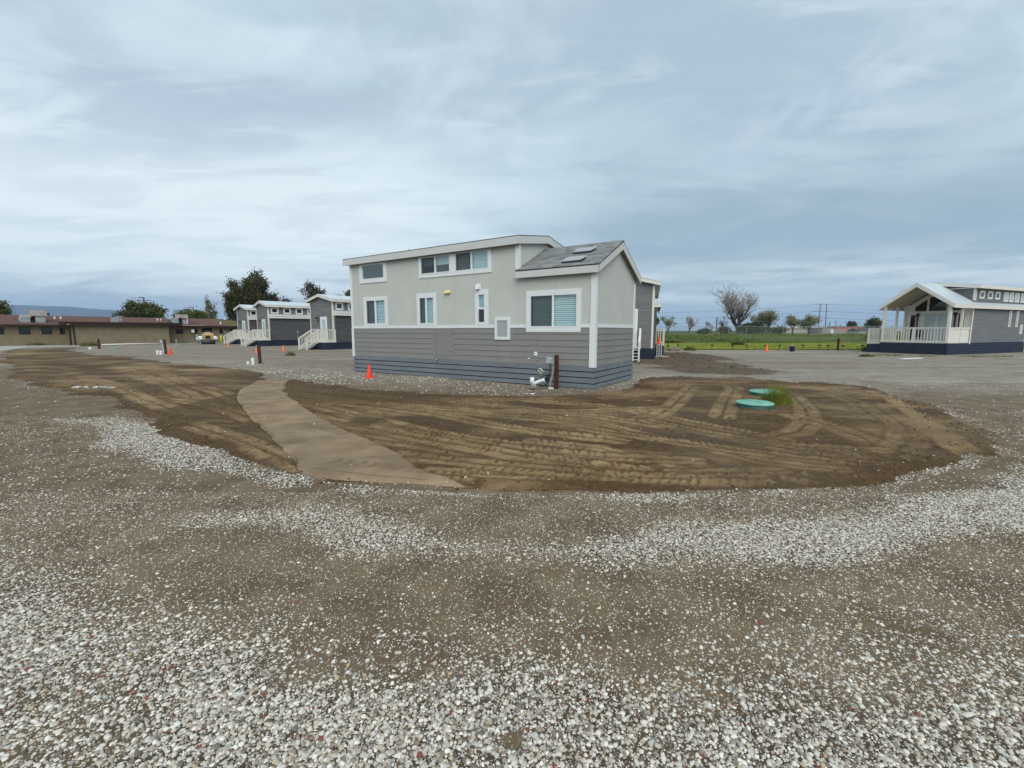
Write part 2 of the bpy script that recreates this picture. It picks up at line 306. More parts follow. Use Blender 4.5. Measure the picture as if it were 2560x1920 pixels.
TRACKS = {  # tyre and roller tracks: polyline, width, lug pitch, depth
'a':([(-5.6,10.5),(-4.88,9.83),(-2.97,8.14),(-1.61,6.94),(-0.61,6.2),(0.42,5.67),(1.6,5.2)],.5,.17,1.),
'b':([(-5.6,10.2),(-4.4,9.63),(-3.0,9.08),(-1.34,8.14),(-0.22,7.15),(0.49,6.64),(1.5,6.2)],.5,.16,.9),
'c':([(-2.6,6.75),(-2.1,6.28),(-1.16,5.81),(-0.34,5.28),(0.38,5.04),(1.2,4.9)],.45,.15,1.1),
'd':([(-0.95,4.76),(-0.3,4.66),(0.35,4.59),(1.1,4.6)],.34,.14,1.6),
'e':([(-6,11.5),(-5.1,10.72),(-3.5,9.63),(-2.05,8.91),(-0.81,8.28),(.6,7.7),(1.6,7.2)],.5,.17,.7),
'f':([(.4,8.1),(1.51,7.42),(2.07,6.43),(2.59,5.86),(3.06,5.17),(3.7,4.85)],.42,.15,.9),
'g':([(.4,9.8),(1.86,9.19),(2.63,8.21),(3.33,7.12),(3.78,6.43),(4.06,5.74),(4.5,5.2)],.5,.17,.8),
'h':([(0.3,6.1),(1.18,5.74),(1.56,5.28),(2.04,4.93),(2.49,4.66),(3.11,4.54)],.4,.15,1.2),
'i':([(0.97,4.71),(1.38,4.66),(1.8,4.66),(2.23,4.71),(3,4.8)],.38,.16,1.4),
'j':([(6.2,12.3),(6.01,11.78),(4.9,9.86),(3.86,7.97)],.55,.16,0.55),
'k':([(5,12.2),(4.67,11.53),(3.59,9.51),(2.82,8.21),(2.06,7.55)],.5,.16,0.50),
'l':([(6.9,10.8),(6.66,10.23),(5.91,8.74),(5.17,7.52),(4.48,6.76),(3.69,6.28)],.5,.15,0.61),
'm':([(5.2,8.0),(5.3,7.2),(5.2,6.4),(4.9,5.6),(4.3,5.2)],.55,.18,0.55),
'n':([(7.6,9.2),(7.0,8.0),(6.4,7.0),(5.6,6.1),(4.9,5.5)],.55,.17,0.37),
'o':([(-4.21,6.28),(-3.6,5.96),(-2.84,5.28),(-2.5,5.0)],.4,.15,1.),
'p':([(-7,8.1),(-6.22,7.59),(-5.43,7.28),(-3.91,6.18),(-3.1,5.53)],.5,.16,1.),
'q':([(-7.98,9.97),(-6.74,9.45),(-5.53,8.5),(-4.6,7.7)],.5,.17,.8),
'r':([(-15.05,18.32),(-9.44,12.78),(-7.4,11.1),(-6,9.6)],.55,.2,.7),
's':([(-17.8,19.62),(-13.01,15.27),(-10.18,12.78),(-7.82,10.56)],.6,.2,.7),
't':([(-2.21,5.04),(-1.61,4.78),(-0.98,4.5),(-.5,4.4)],.34,.16,.9),
'u':([(2.2,10.2),(3.4,10.9),(4.6,11.4),(6.2,11.5)],.5,.18,0.33),
'v':([(8.4,12.6),(8.0,11),(7.6,9.6),(6.9,8.4)],.5,.18,0.23),
'w':([(-20,19.5),(-15,15.2),(-11.5,12.6),(-8.6,10.1),(-6.6,8.5)],.55,.2,.8),
'x':([(-1.6,9.9),(.2,8.9),(1.6,8.0),(2.8,6.9),(3.6,5.9),(4.0,5.3)],.46,.16,.8),
'y':([(-3.4,8.0),(-2.2,7.0),(-1.2,6.35),(0,5.7),(1,5.35),(2.2,5.2)],.44,.15,.9),
'aa':([(-5,9.0),(-3.2,7.6),(-1.6,6.45),(0,5.4),(1.4,4.75)],.5,.15,1.),
'ab':([(-4.4,10.1),(-2.4,9.2),(-.6,8.6),(1.2,8.5),(3,8.9)],.5,.16,.7),
'ac':([(-2.6,5.9),(-1.4,5.4),(-.2,4.95),(1.2,4.55),(2.6,4.5)],.42,.15,1.1),
'ad':([(1.2,6.9),(2.4,6.1),(3.6,5.3),(4.6,5.0)],.44,.15,.9),
'ae':([(-6.4,12.3),(-4.6,11.2),(-2.6,10.3),(-.8,9.9),(.8,10.1)],.5,.17,.6),
'z':([(2.4,7.6),(3.1,6.6),(3.9,5.9),(4.9,5.7)],.44,.16,.8)}
LIGHTBAND = np.array([(9.3,11.2),(9.0,10.4),(7.56,8.15),(6.55,6.57),(5.9,5.58)])
B2 = np.array([(-2.6,3.52),(-2.01,3.58),(-1.42,3.52),(-0.93,3.27),(-0.37,3.12),(0.48,3.02),(1.41,3.2),(2.1,3.19),(2.75,3.35),(3.47,3.52),(4.81,3.97),(7.5,5.2),(10,7)])
B3 = np.array([(-8.26,7.75),(-7.31,7.7),(-6.21,7.1),(-4.91,6.1),(-3.96,5.4),(-3.32,5.02),(-2.81,4.8),(-2.35,4.6)])
B4 = np.array([(-2.0,4.42),(-1.48,4.3),(-0.95,4.2),(-0.48,4.15),(-0.03,4.05),(0.65,4.1),(1.31,4.06),(2.25,4.16),(3.22,4.26),(3.87,4.47),(4.79,4.92),(5.8,5.4),(6.6,5.95)])
B5 = np.array([(-7,3.2),(-4.5,2.85),(-3.3,2.90),(-2.63,2.64),(-2.08,2.42),(-1.54,2.20),(-1.0,1.99),(-0.46,1.9),(-0.01,2.0),(0.44,1.95),(0.86,1.88),(1.59,1.97),(2.1,2.03),(2.64,2.06),(5,2.2),(8,2.6)])
RW = [np.array([(8.3,15.3),(9.13,14.6),(9.79,14.25),(10.4,13.4),(10.2,12.2)]), np.array([(9.3,9.6),(8.75,8.7),(8.2,8.0)]), np.array([(-18.9,15.9),(-17.2,15.2),(-15,13.4),(-13.2,12.2)])]

def vnoise(x, y, sc, seed=0, oct=4, pers=.5):
    """value noise on numpy arrays, 0..1"""
    out = np.zeros_like(x); amp = 1.; tot = 0.
    for o in range(oct):
        g = np.random.default_rng(seed * 97 + o).random((256, 256))
        u = x * sc * 2 ** o + 17.3 * o; v = y * sc * 2 ** o + 9.1 * o
        iu = np.floor(u).astype(int); iv = np.floor(v).astype(int); fu = u - iu; fv = v - iv
        fu = fu * fu * (3 - 2 * fu); fv = fv * fv * (3 - 2 * fv)
        G_ = lambda a, b: g[a % 256, b % 256]
        out += amp * ((G_(iu, iv) * (1 - fu) + G_(iu + 1, iv) * fu) * (1 - fv) + (G_(iu, iv + 1) * (1 - fu) + G_(iu + 1, iv + 1) * fu) * fv)
        tot += amp; amp *= pers
    return out / tot
def sst(x, a, b):
    t = np.clip((x - a) / (b - a), 0, 1); return t * t * (3 - 2 * t)
def segdist(x, y, P, closed=False):
    """distance to polyline, signed lateral offset and arc length there"""
    best = np.full(x.shape, 1e9); lat = np.zeros_like(x); arc = np.zeros_like(x); acc = 0.
    n = len(P); rg = range(n if closed else n - 1)
    for i in rg:
        a = P[i]; b = P[(i + 1) % n]; d = b - a; L = math.hypot(*d) + 1e-9; ux, uy = d / L
        rx = x - a[0]; ry = y - a[1]; t = np.clip(rx * ux + ry * uy, 0, L)
        dd = np.hypot(rx - t * ux, ry - t * uy); m = dd < best
        best = np.where(m, dd, best); lat = np.where(m, rx * -uy + ry * ux, lat); arc = np.where(m, acc + t, arc); acc += L
    return best, lat, arc
def sdf(x, y, P):
    """signed distance to polygon, positive inside"""
    ins = np.zeros(x.shape, bool); n = len(P)
    for i in range(n):
        (x1, y1), (x2, y2) = P[i], P[(i + 1) % n]
        if y1 == y2: continue
        c = ((y1 > y) != (y2 > y)) & (x < (x2 - x1) * (y - y1) / (y2 - y1) + x1); ins ^= c
    d = segdist(x, y, P, True)[0]
    return np.where(ins, d, -d)
def rise(x, y):
    return .6 * sst(y, 52, 96) * sst(x, 4, 22)
def peb_density(x, y):
    """cover of loose white gravel, 0..1"""
    wob = (vnoise(x, y, .9, 3, 4) - .5)
    n = vnoise(x, y, 1.6, 5, 4); n2 = vnoise(x, y, .45, 6, 3)
    d = .020 + .06 * sst(n2, .35, .75)
    b, l, s = segdist(x, y, B2)
    w = .36 + .16 * sst(x, .5, 4)
    d = np.maximum(d, (.62 + .30 * sst(x, .2, 2.2)) * sst(w + .05 + wob * .7 - b, 0, .40) * (.72 + .28 * sst(n, .3, .55)))
    b, l, s = segdist(x, y, B3)
    w = np.interp(s, [0, 2, 4, 6.2, 8], [.35, .62, .62, .34, .16])
    d = np.maximum(d, np.interp(s, [0, 1.2, 3], [.22, .5, .88]) * sst(w + wob * .75 - b, 0, .34))
    b, l, s = segdist(x, y, B4)
    d = np.maximum(d, (.10 + .42 * sst(n, .40, .62)) * sst(.08 + .10 * sst(x, .6, 4) + wob * .30 - b, -.04, .12))
    b, l, s = segdist(x, y, B5)           # everything nearer than this line
    near = -l
    wd = .25 + .55 * sst(np.abs(x + .4), .8, 2.2) * np.where(x < 0, .6, 1)
    d = np.maximum(d, .20 * sst(near + wob * .9, -.50, .25) * (.4 + .6 * sst(n, .35, .6)) + .72 * sst(near + wob * .7, .0, wd) * (.55 + .45 * sst(n, .3, .6)))
    for P in RW:
        b, l, s = segdist(x, y, P); d = np.maximum(d, .6 * sst(.35 + wob * .9 - b, 0, .4) * sst(n, .3, .6))
    bare = np.hypot(x - 0., (y - 1.55)); d = d * sst(bare + wob * .04, .04, .065)
    return np.clip(d, 0, 1)

# one height field on a graded grid, cut into dirt bed, sand path and gravel yard
def graded(c0, c1, step, lo, hi, g):
    mid = list(np.arange(c0, c1, step)); a = [mid[-1]]; s = step
    while a[-1] < hi: s *= g; a.append(a[-1] + s)
    b = [mid[0]]; s = step
    while b[-1] > lo: s *= g; b.append(b[-1] - s)
    return np.array(b[:0:-1] + mid + a[1:])
gx = graded(-9.5, 9.6, .038, -78, 52, 1.045)
gy = graded(1.0, 12.5, .034, -3, 68, 1.033)
X, Y = np.meshgrid(gx, gy); X = X.ravel(); Y = Y.ravel()
wobb = (vnoise(X, Y, 2.2, 11, 4) - .5) * .30 + (vnoise(X, Y, .6, 15, 3) - .5) * .35 + (vnoise(X, Y, 11, 12, 2) - .5) * .06
sd_d = sdf(X, Y, DIRT) + wobb * np.clip(np.hypot(X, Y) / 7, .6, 2.2)
sd_p = sdf(X, Y, PATH) + (vnoise(X, Y, 6, 13, 3) - .5) * .05
sd_2 = sdf(X, Y, PATCH) + (vnoise(X, Y, 1.2, 14, 4) - .5) * 1.6 + (vnoise(X, Y, .35, 16, 4) - .5) * 3.2
PEB = peb_density(X, Y)
hm = np.sqrt(np.clip(1, 0, 1))
Z = (vnoise(X, Y, .35, 21, 3) - .5) * .035 + (vnoise(X, Y, 3, 22, 3) - .5) * .012
Z += np.clip(np.hypot(X, Y) < 9, 0, 1) * (vnoise(X, Y, 16, 23, 2) - .5) * .008
inD = sst(sd_d, -.03, .22)
# loose crumbly dirt
crumb = vnoise(X, Y, 9, 31, 3); crumb2 = vnoise(X, Y, 26, 32, 2)
lip = np.exp(-((sd_d - .18) / .16) ** 2) * vnoise(X, Y, .9, 35, 3)
Z += inD * .035 + inD * ((crumb - .5) * .018 + (crumb2 - .5) * .012) + lip * (.018 * inD + (crumb - .5) * .03 * inD) 
dry = np.clip(.26 + (vnoise(X + .5 * Y, Y * 2.4, .55, 33, 5) - .5) * 1.9 + (vnoise(X + .4 * Y, Y * 4, 1.8, 34, 3) - .5) * .9, 0, 1) * .62          # pale compacted crust
trk = np.zeros_like(X)
win = (X > -21) & (X < 10.5) & (Y > 4) & (Y < 20)
ix = np.nonzero(win)[0]; xx, yy = X[ix], Y[ix]
for k, (pts, wd, pitch, dep) in TRACKS.items():
    P = np.array(pts); bb, lt, ar = segdist(xx, yy, P)
    q = np.nonzero(bb < wd)[0]
    if not len(q): continue
    b = bb[q]; s = lt[q]; a = ar[q]; hw = wd / 2; j = (vnoise(xx[q], yy[q], 3.5, 41, 2) - .5)
    ins = sst(hw - b, -.02, .05)
    jag = (vnoise(xx[q], yy[q], 8, 42, 2) - .5)
    side = s > 0; pitch = pitch * .66
    ph = (a + np.abs(s) * .55 + np.where(side, pitch * .5, 0) + j * .05) / pitch
    fr = ph - np.floor(ph)
    lug = sst(fr + jag * .22, .06, .16) * sst(1 - fr + jag * .22, .12, .24); lug = np.maximum(lug, sst(vnoise(xx[q], yy[q], 2.6, 44, 3), .52, .66) * .8)                                 # 1 on the pads the tyre pressed flat, 0 in the lug cuts
    cen = sst(np.abs(s + jag * .02), .015, .045)
    fade = sst(vnoise(xx[q], yy[q], .8, 43, 3), .20, .42) * min(1, .25 + .85 * dep)                       # tracks come and go
    h = ins * (-.010 + .015 * lug * cen) * dep * (.35 + .65 * fade) + np.exp(-((b - hw - .035) / .035) ** 2) * .011 * dep * (.3 + .7 * fade)
    g = ix[q]
    keep = 1 - .8 * ins * fade
    Z[g] = Z[g] * 1. + h * inD[g]
    dry[g] = np.clip(dry[g] * keep + ins * fade * (.06 + .86 * lug * cen) * (.7 + .9 * j), 0, 1)
    trk[g] = np.maximum(trk[g], ins * fade); edge_ = np.exp(-((b - hw + .01) / .036) ** 2) * fade; dry[g] *= 1 - .92 * edge_; Z[g] -= .006 * edge_ * inD[g]
far_l = sst(-X, 7, 13); mnd = vnoise(X + .6 * Y, Y * 1.5, .42, 52, 4); Z += inD * far_l * (mnd - .42) * .18 * sst(sd_d, .1, 1.2); dry = np.clip(dry + far_l * inD * (sst(mnd + (crumb - .5) * .12, .46, .66) * .40 - .12), 0, 1)
b, l, s = segdist(X, Y, LIGHTBAND); lb = sst(.20 - b + wobb * .4, 0, .08); dry = np.maximum(dry, lb * .62)
big = vnoise(X, Y, .33, 51, 4)
dry = np.clip(dry * (.74 + .85 * sst(big, .25, .65)), 0, 1)
rimn = vnoise(X, Y, .7, 53, 4); dry *= sst(sd_d + (crumb - .5) * .25 + (rimn - .5) * 1.2, -.05, .34)                                       # dark loose rim
backrim = sst(Y - X * .55, 12.2, 9.6) ; dry *= np.where((X > -7) & (X < 6), .25 + .75 * backrim, 1)
pin = sst(sd_p, -.012, .012)
pz = .008 + (vnoise(X, Y, 2, 61, 3) - .5) * .010 + (crumb2 - .5) * .003
Z = Z * (1 - pin) + pin * pz
Z = np.where(Y > 36, Z * .5, Z)
in2 = sst(sd_2, -.5, .6); Z += in2 * ((vnoise(X, Y, 1.4, 71, 4) - .3) * .06)
strip = sst(.42 - segdist(X, Y, STRIP)[0] + wobb, 0, .2)
# keep flush at buildings: nothing taller than 5 cm there
nx_, ny_ = len(gx), len(gy)
cell = np.sqrt(np.outer(np.gradient(gy), np.gradient(gx))).ravel()
for fld in (sd_d,):
    g2 = fld.reshape(ny_, nx_); gY, gX = np.gradient(g2, gy, gx); gX, gY = gX.ravel(), gY.ravel(); gn = gX ** 2 + gY ** 2
    if fld is sd_d: m_ = (np.abs(fld) < .55 * cell) & (np.abs(sd_p) > .12)
    else: m_ = np.abs(fld) < .55 * cell
    st_ = np.where(m_ & (gn > .3), fld / np.maximum(gn, .3), 0); X = X - st_ * gX; Y = Y - st_ * gY; fld[m_] = 0
idx = np.arange(nx_ * ny_).reshape(ny_, nx_)
quads = np.stack([idx[:-1, :-1], idx[:-1, 1:], idx[1:, 1:], idx[1:, :-1]], -1).reshape(-1, 4)
fD = sd_d[quads].mean(1) > 0; fP = np.zeros(len(fD), bool)
# grey fine gravel: the pads behind the dirt and the road on the right
grey = sst(Y - (8.5 - .35 * np.clip(X, -30, 0)), 1.5, 5.) * (.55 + .45 * vnoise(X, Y, .25, 81, 4))
grey = np.clip(grey + .25 * sst(X, 7, 14), 0, 1) * (1 - in2 * .9)
def np_mesh(name, V, F, m, attrs):
    used = np.unique(F); remap = np.full(len(V), -1); remap[used] = np.arange(len(used)); Fm = remap[F]
    me = bpy.data.meshes.new(name); me.vertices.add(len(used)); me.vertices.foreach_set('co', V[used].astype(np.float32).ravel())
    me.loops.add(Fm.size); me.loops.foreach_set('vertex_index', Fm.astype(np.int32).ravel())
    me.polygons.add(len(Fm)); me.polygons.foreach_set('loop_start', np.arange(0, Fm.size, 4, dtype=np.int32)); me.polygons.foreach_set('use_smooth', np.ones(len(Fm), bool))
    me.update(calc_edges=True)
    for k, a in attrs.items():
        at = me.attributes.new(k, 'FLOAT', 'POINT'); at.data.foreach_set('value', a[used].astype(np.float32))
    me.materials.append(m); o = bpy.data.objects.new(name, me); COL.objects.link(o); return o
def ground_mat(name, kind):
    m = bpy.data.materials.new(name); m.use_nodes = True; t = NT(m.node_tree); b = m.node_tree.nodes['Principled BSDF']
    co = t.new('ShaderNodeTexCoord').outputs['Object']
    f1 = t.noise(co, 2.2, 6, .62); f2 = t.noise(co, 14, 5, .65); f3 = t.noise(co, 90, 3, .6); f4 = t.noise(co, .5, 4, .55)
    if kind == 'gravel':
        grey, peb, dk, st = (t.attr(k) for k in ('grey', 'peb', 'dk', 'strip')); gap_shade = t.attr('gap_shade')
        pack = t.mix(t.mr(f1, .35, .65), (.120, .084, .046), (.202, .149, .089))
        gr = t.mix(t.mr(f1, .3, .7), (.200, .172, .132), (.335, .296, .236))
        gr = t.mix(t.math('MULTIPLY', t.mr(f4, .5, .66), .55), gr, (.170, .130, .088))
        stk = t.noise(t.mapping(co, (.12, .55, 1), (0, 0, .5)), .8, 5, .6, .6); gr = t.mix(t.math('MULTIPLY', t.mr(stk, .5, .66), .75), gr, (.40, .36, .30)); gr = t.mix(t.math('MULTIPLY', t.mr(stk, .46, .32), .55), gr, (.15, .118, .082))
        c = t.mix(t.math('MULTIPLY', gap_shade, .8), t.mix(grey, pack, gr), (.052, .038, .024)); c = t.mix(dk, c, t.mix(f2, (.052, .033, .018), (.12, .082, .048))); c = t.mix(st, c, (.24, .22, .18))  # shade between close pebbles painted in as darker soil colour
        c = t.mix(t.math('MULTIPLY', t.mr(f3, .35, .62, 1, 0), .38), c, (.05, .042, .033))          # sand grain
        c = t.mix(t.math('MULTIPLY', t.mr(f2, .5, .7), .22), c, (.25, .20, .145))
        vo = t.new('ShaderNodeTexVoronoi'); t.put(vo.inputs['Vector'], co); vo.inputs['Scale'].default_value = 42
        sx = t.new('ShaderNodeSeparateColor'); t.l.new(vo.outputs['Color'], sx.inputs[0])
        on = t.math('MULTIPLY', t.math('LESS_THAN', sx.outputs[0], t.math('MULTIPLY', peb, 1.05)), t.mr(vo.outputs['Distance'], .30, .42, 1, 0))
        pc = t.ramp(sx.outputs[1], [(0, (.20, .18, .165)), (.3, (.36, .345, .31)), (.6, (.52, .51, .47)), (1, (.70, .70, .67))])
        c = t.mix(on, c, pc)
        vo2 = t.new('ShaderNodeTexVoronoi'); t.put(vo2.inputs['Vector'], co); vo2.inputs['Scale'].default_value = 95
        s2 = t.new('ShaderNodeSeparateColor'); t.l.new(vo2.outputs['Color'], s2.inputs[0])
        on2 = t.math('MULTIPLY', t.math('LESS_THAN', s2.outputs[0], t.math('ADD', t.math('MULTIPLY', grey, .18), .06)), t.mr(vo2.outputs['Distance'], .28, .42, 1, 0))
        c = t.mix(on2, c, t.mix(s2.outputs[1], (.20, .185, .16), (.52, .50, .45)))
        vo3 = t.new('ShaderNodeTexVoronoi'); t.put(vo3.inputs['Vector'], co); vo3.inputs['Scale'].default_value = 24
        s3 = t.new('ShaderNodeSeparateColor'); t.l.new(vo3.outputs['Color'], s3.inputs[0])
        on3 = t.math('MULTIPLY', t.math('LESS_THAN', s3.outputs[0], t.math('MULTIPLY', grey, .42)), t.mr(vo3.outputs['Distance'], .25, .42, 1, 0)); c = t.mix(on3, c, t.mix(s3.outputs[1], (.13, .11, .085), (.50, .46, .39)))
        hgt = t.math('ADD', t.math('MULTIPLY', on, .8), t.math('ADD', t.math('MULTIPLY', f3, .5), t.math('MULTIPLY', on2, .4)))
        bs, bd = .55, .012
    elif kind == 'dirt':
        dry = t.attr('dry'); 
        d0 = t.mix(t.mr(f2, .3, .7), (.056, .0305, .0105), (.116, .066, .0255)); d0 = t.mix(t.mr(f4, .4, .66), d0, t.mix(f2, (.066, .043, .022), (.115, .078, .042)))
        d1 = t.mix(t.mr(f1, .3, .7), (.255, .166, .080), (.35, .245, .132))
        c = t.mix(dry, d0, d1)
        c = t.mix(t.math('MULTIPLY', t.mr(f3, .36, .6, 1, 0), .35), c, (.03, .018, .009))
        hgt = t.math('ADD', f3, t.math('MULTIPLY', f2, 1.5)); bs, bd = .6, .012
    else:
        c = t.mix(t.mr(f1, .3, .7), (.228, .160, .095), (.32, .236, .148)); c = t.mix(t.math('MULTIPLY', t.mr(f4, .48, .66), .5), c, (.16, .115, .078))
        c = t.mix(t.math('MULTIPLY', t.attr('smear'), .5), c, t.mix(f2, (.085, .052, .028), (.15, .10, .06)))
        c = t.mix(t.math('MULTIPLY', t.mr(f3, .38, .6, 1, 0), .18), c, (.10, .07, .045)); hgt = t.math('ADD', f3, f2); bs, bd = .3, .006
    t.l.new(c, b.inputs['Base Color']); b.inputs['Roughness'].default_value = .92; b.inputs['Specular IOR Level'].default_value = .22
    bn = t.new('ShaderNodeBump'); bn.inputs['Strength'].default_value = bs; bn.inputs['Distance'].default_value = bd
    t.put(bn.inputs['Height'], hgt); t.l.new(bn.outputs[0], b.inputs['Normal']); return m
V = np.stack([X, Y, Z], 1)
smear = sst(vnoise(X, Y, 1.8, 91, 4), .56, .72) * sst(sd_p, .0, .2)
lines = sst(.05 - np.abs(segdist(X, Y, np.array([(-2.2,4.78),(-1.2,4.52),(-.6,4.42)]))[0]), 0, .04); smear = np.clip(smear + lines, 0, 1)
gravel_yard = setp(np_mesh('gravel_yard', V, quads[~(fD | fP)], ground_mat('packed gravel', 'gravel'), dict(grey=grey, peb=PEB * sst(np.hypot(X, Y), 5, 10) * .85 + PEB * .12, gap_shade=sst(PEB, .25, .7), dk=in2 * .8, strip=strip * .8)), kind='structure')  # pebble cover also masks the painted gap shade
dirt_bed = setp(np_mesh('dirt_bed', V, quads[fD], ground_mat('graded dirt', 'dirt'), dict(dry=dry)), kind='structure')
PL_ = np.array([(-8.25,14.1),(-8.06,13.75),(-7.75,12.9),(-7.36,11.78),(-6.6,10.37),(-5.95,9.44),(-4.87,8.0),(-3.72,6.55),(-2.92,5.53),(-2.45,4.86),(-2.0,4.46)])
PR_ = np.array([(-7.25,14.25),(-7.05,13.7),(-6.55,12.6),(-5.95,11.36),(-4.88,9.83),(-3.86,8.43),(-3.04,7.37),(-2.19,6.37),(-1.53,5.67),(-1.0,4.85),(-.62,4.52),(-.20,4.20)])
def smooth_line(P, n):
    t = np.concatenate([[0], np.cumsum(np.hypot(*np.diff(P, axis=0).T))]); u = np.linspace(0, t[-1], n); q = np.stack([np.interp(u, t, P[:, 0]), np.interp(u, t, P[:, 1])], 1)
    for _ in range(int(n * .03)): q[1:-1] = (q[:-2] + 2 * q[1:-1] + q[2:]) / 4
    return q
nu, nv = 330, 56; qa, qb = smooth_line(PL_, nu), smooth_line(PR_, nu); tv = np.linspace(0, 1, nv)[None, :, None]
pp = (qa[:, None] * (1 - tv) + qb[:, None] * tv).reshape(-1, 2); ex_ = np.minimum(np.tile(np.linspace(0, 1, nv), nu), 1 - np.tile(np.linspace(0, 1, nv), nu))
pxx, pyy = pp[:, 0], pp[:, 1]; pp = pp + (np.stack([vnoise(pxx, pyy, 3, 141, 3), vnoise(pxx, pyy, 3, 142, 3)], 1) - .5) * .13 * (ex_ < .05)[:, None]
pzz = .040 + (vnoise(pxx, pyy, 1.6, 61, 3) - .5) * .016 + (vnoise(pxx, pyy, 14, 62, 2) - .5) * .004 - .036 * (1 - sst(ex_ + (vnoise(pxx, pyy, 5, 143, 3) - .5) * .05, 0, .05)) - .055 * sst(np.repeat(np.linspace(0, 1, nu), nv), .965, .995) - .05 * sst(np.repeat(np.linspace(1, 0, nu), nv), .985, 1)
ii_ = np.arange(nu * nv).reshape(nu, nv); pq = np.stack([ii_[:-1, :-1], ii_[:-1, 1:], ii_[1:, 1:], ii_[1:, :-1]], -1).reshape(-1, 4)
psm = sst(vnoise(pxx + .4 * pyy, pyy * 2.2, 1.5, 91, 4), .58, .72) * .8
for P_, w_ in ((np.array([(-2.3,4.9),(-1.6,4.66),(-.9,4.50)]), .03), (np.array([(-2.2,5.2),(-1.4,4.95),(-.95,4.8)]), .12), (np.array([(-3.6,7.4),(-2.6,6.6)]), .10)):
    bb, lt, ar = segdist(pxx, pyy, P_); lg = (np.floor(ar / .085 + np.abs(lt) * 6) % 2); psm = np.maximum(psm, sst(w_ - bb, 0, .03) * (1 if w_ < .05 else lg)); pzz -= .006 * sst(w_ - bb, 0, .03) * (1 if w_ < .05 else lg)
sand_path = setp(np_mesh('sand_path', np.stack([pp[:, 0], pp[:, 1], pzz], 1), pq, ground_mat('compacted sand', 'path'), dict(smear=psm)), kind='structure')

def sheet(name, poly_or_grid, m, kind='structure', zf=None):
    xs, ys = poly_or_grid; XX, YY = np.meshgrid(xs, ys); xr, yr = XX.ravel(), YY.ravel()
    ZZ = zf(xr, yr); n, k = len(xs), len(ys); ii = np.arange(n * k).reshape(k, n)
    q = np.stack([ii[:-1, :-1], ii[:-1, 1:], ii[1:, 1:], ii[1:, :-1]], -1).reshape(-1, 4)
    return setp(np_mesh(name, np.stack([xr, yr, ZZ], 1), q, m, {}), kind=kind)
def grass_mat(name, c0, c1, c2):
    m = bpy.data.materials.new(name); m.use_nodes = True; t = NT(m.node_tree); b = m.node_tree.nodes['Principled BSDF']
    co = t.new('ShaderNodeTexCoord').outputs['Object']
    c = t.mix(t.mr(t.noise(co, .12, 5, .6), .35, .65), c0, c1); c = t.mix(t.math('MULTIPLY', t.mr(t.noise(t.mapping(co, (.35, 1.2, 1)), .35, 5, .6), .45, .7), .7), c, c2)
    c = t.mix(t.math('MULTIPLY', t.noise(co, 6, 4, .6), .35), c, tuple(x * .4 for x in c0))
    t.l.new(c, b.inputs['Base Color']); b.inputs['Roughness'].default_value = .95; b.inputs['Specular IOR Level'].default_value = .1; return m
far_m = grass_mat('far field', (.055, .07, .025), (.085, .095, .04), (.12, .11, .06))
gxs = np.concatenate([-np.geomspace(9500, 80, 14), np.arange(-70, 130, 10), np.geomspace(130, 9500, 14)])
gys = np.concatenate([[-900, -300, -100, -40, -10], np.arange(0, 130, 8), np.geomspace(130, 9500, 14)])
sheet('ground', (gxs, gys), far_m, zf=lambda x, y: rise(x, y) - .09 - .25 * ((x > -78) & (x < 52) & (y < 66)))
lawn_m = grass_mat('mown lawn', (.25, .28, .035), (.32, .335, .05), (.31, .28, .08))
lx = np.arange(11.3, 96, .9); ly = np.concatenate([np.arange(0, 20, .6)])
LEDGE = lambda x: np.interp(x, [8, 13, 20, 26, 31, 45, 100], [36.6, 36.9, 37.1, 36.9, 36.2, 37.5, 44])
def lawn_grid():
    XX, YY = np.meshgrid(lx, ly); xr, yr = XX.ravel(), YY.ravel(); yr = LEDGE(xr) + yr
    zz = rise(xr, yr) + .03 + (vnoise(xr, yr, .4, 101, 3) - .5) * .08; n, k = len(lx), len(ly); ii = np.arange(n * k).reshape(k, n)
    q = np.stack([ii[:-1, :-1], ii[:-1, 1:], ii[1:, 1:], ii[1:, :-1]], -1).reshape(-1, 4)
    return setp(np_mesh('lawn', np.stack([xr, yr, zz], 1), q, lawn_m, {}), kind='structure')
lawn_grid()
field_m = grass_mat('rough field', (.08, .11, .032), (.12, .145, .05), (.15, .145, .075))
sheet('field', (np.arange(9, 190, 1.8), np.arange(55.5, 190, 1.8)), field_m, zf=lambda x, y: rise(x, y) + .035 + (vnoise(x, y, .2, 102, 3) - .45) * .2)
wm = MB(); wm.prism([(x, y, .045) for x, y in WALK], (0, 0, -.2)); setp(wm.obj('concrete_walkway', M['concrete']), kind='structure')

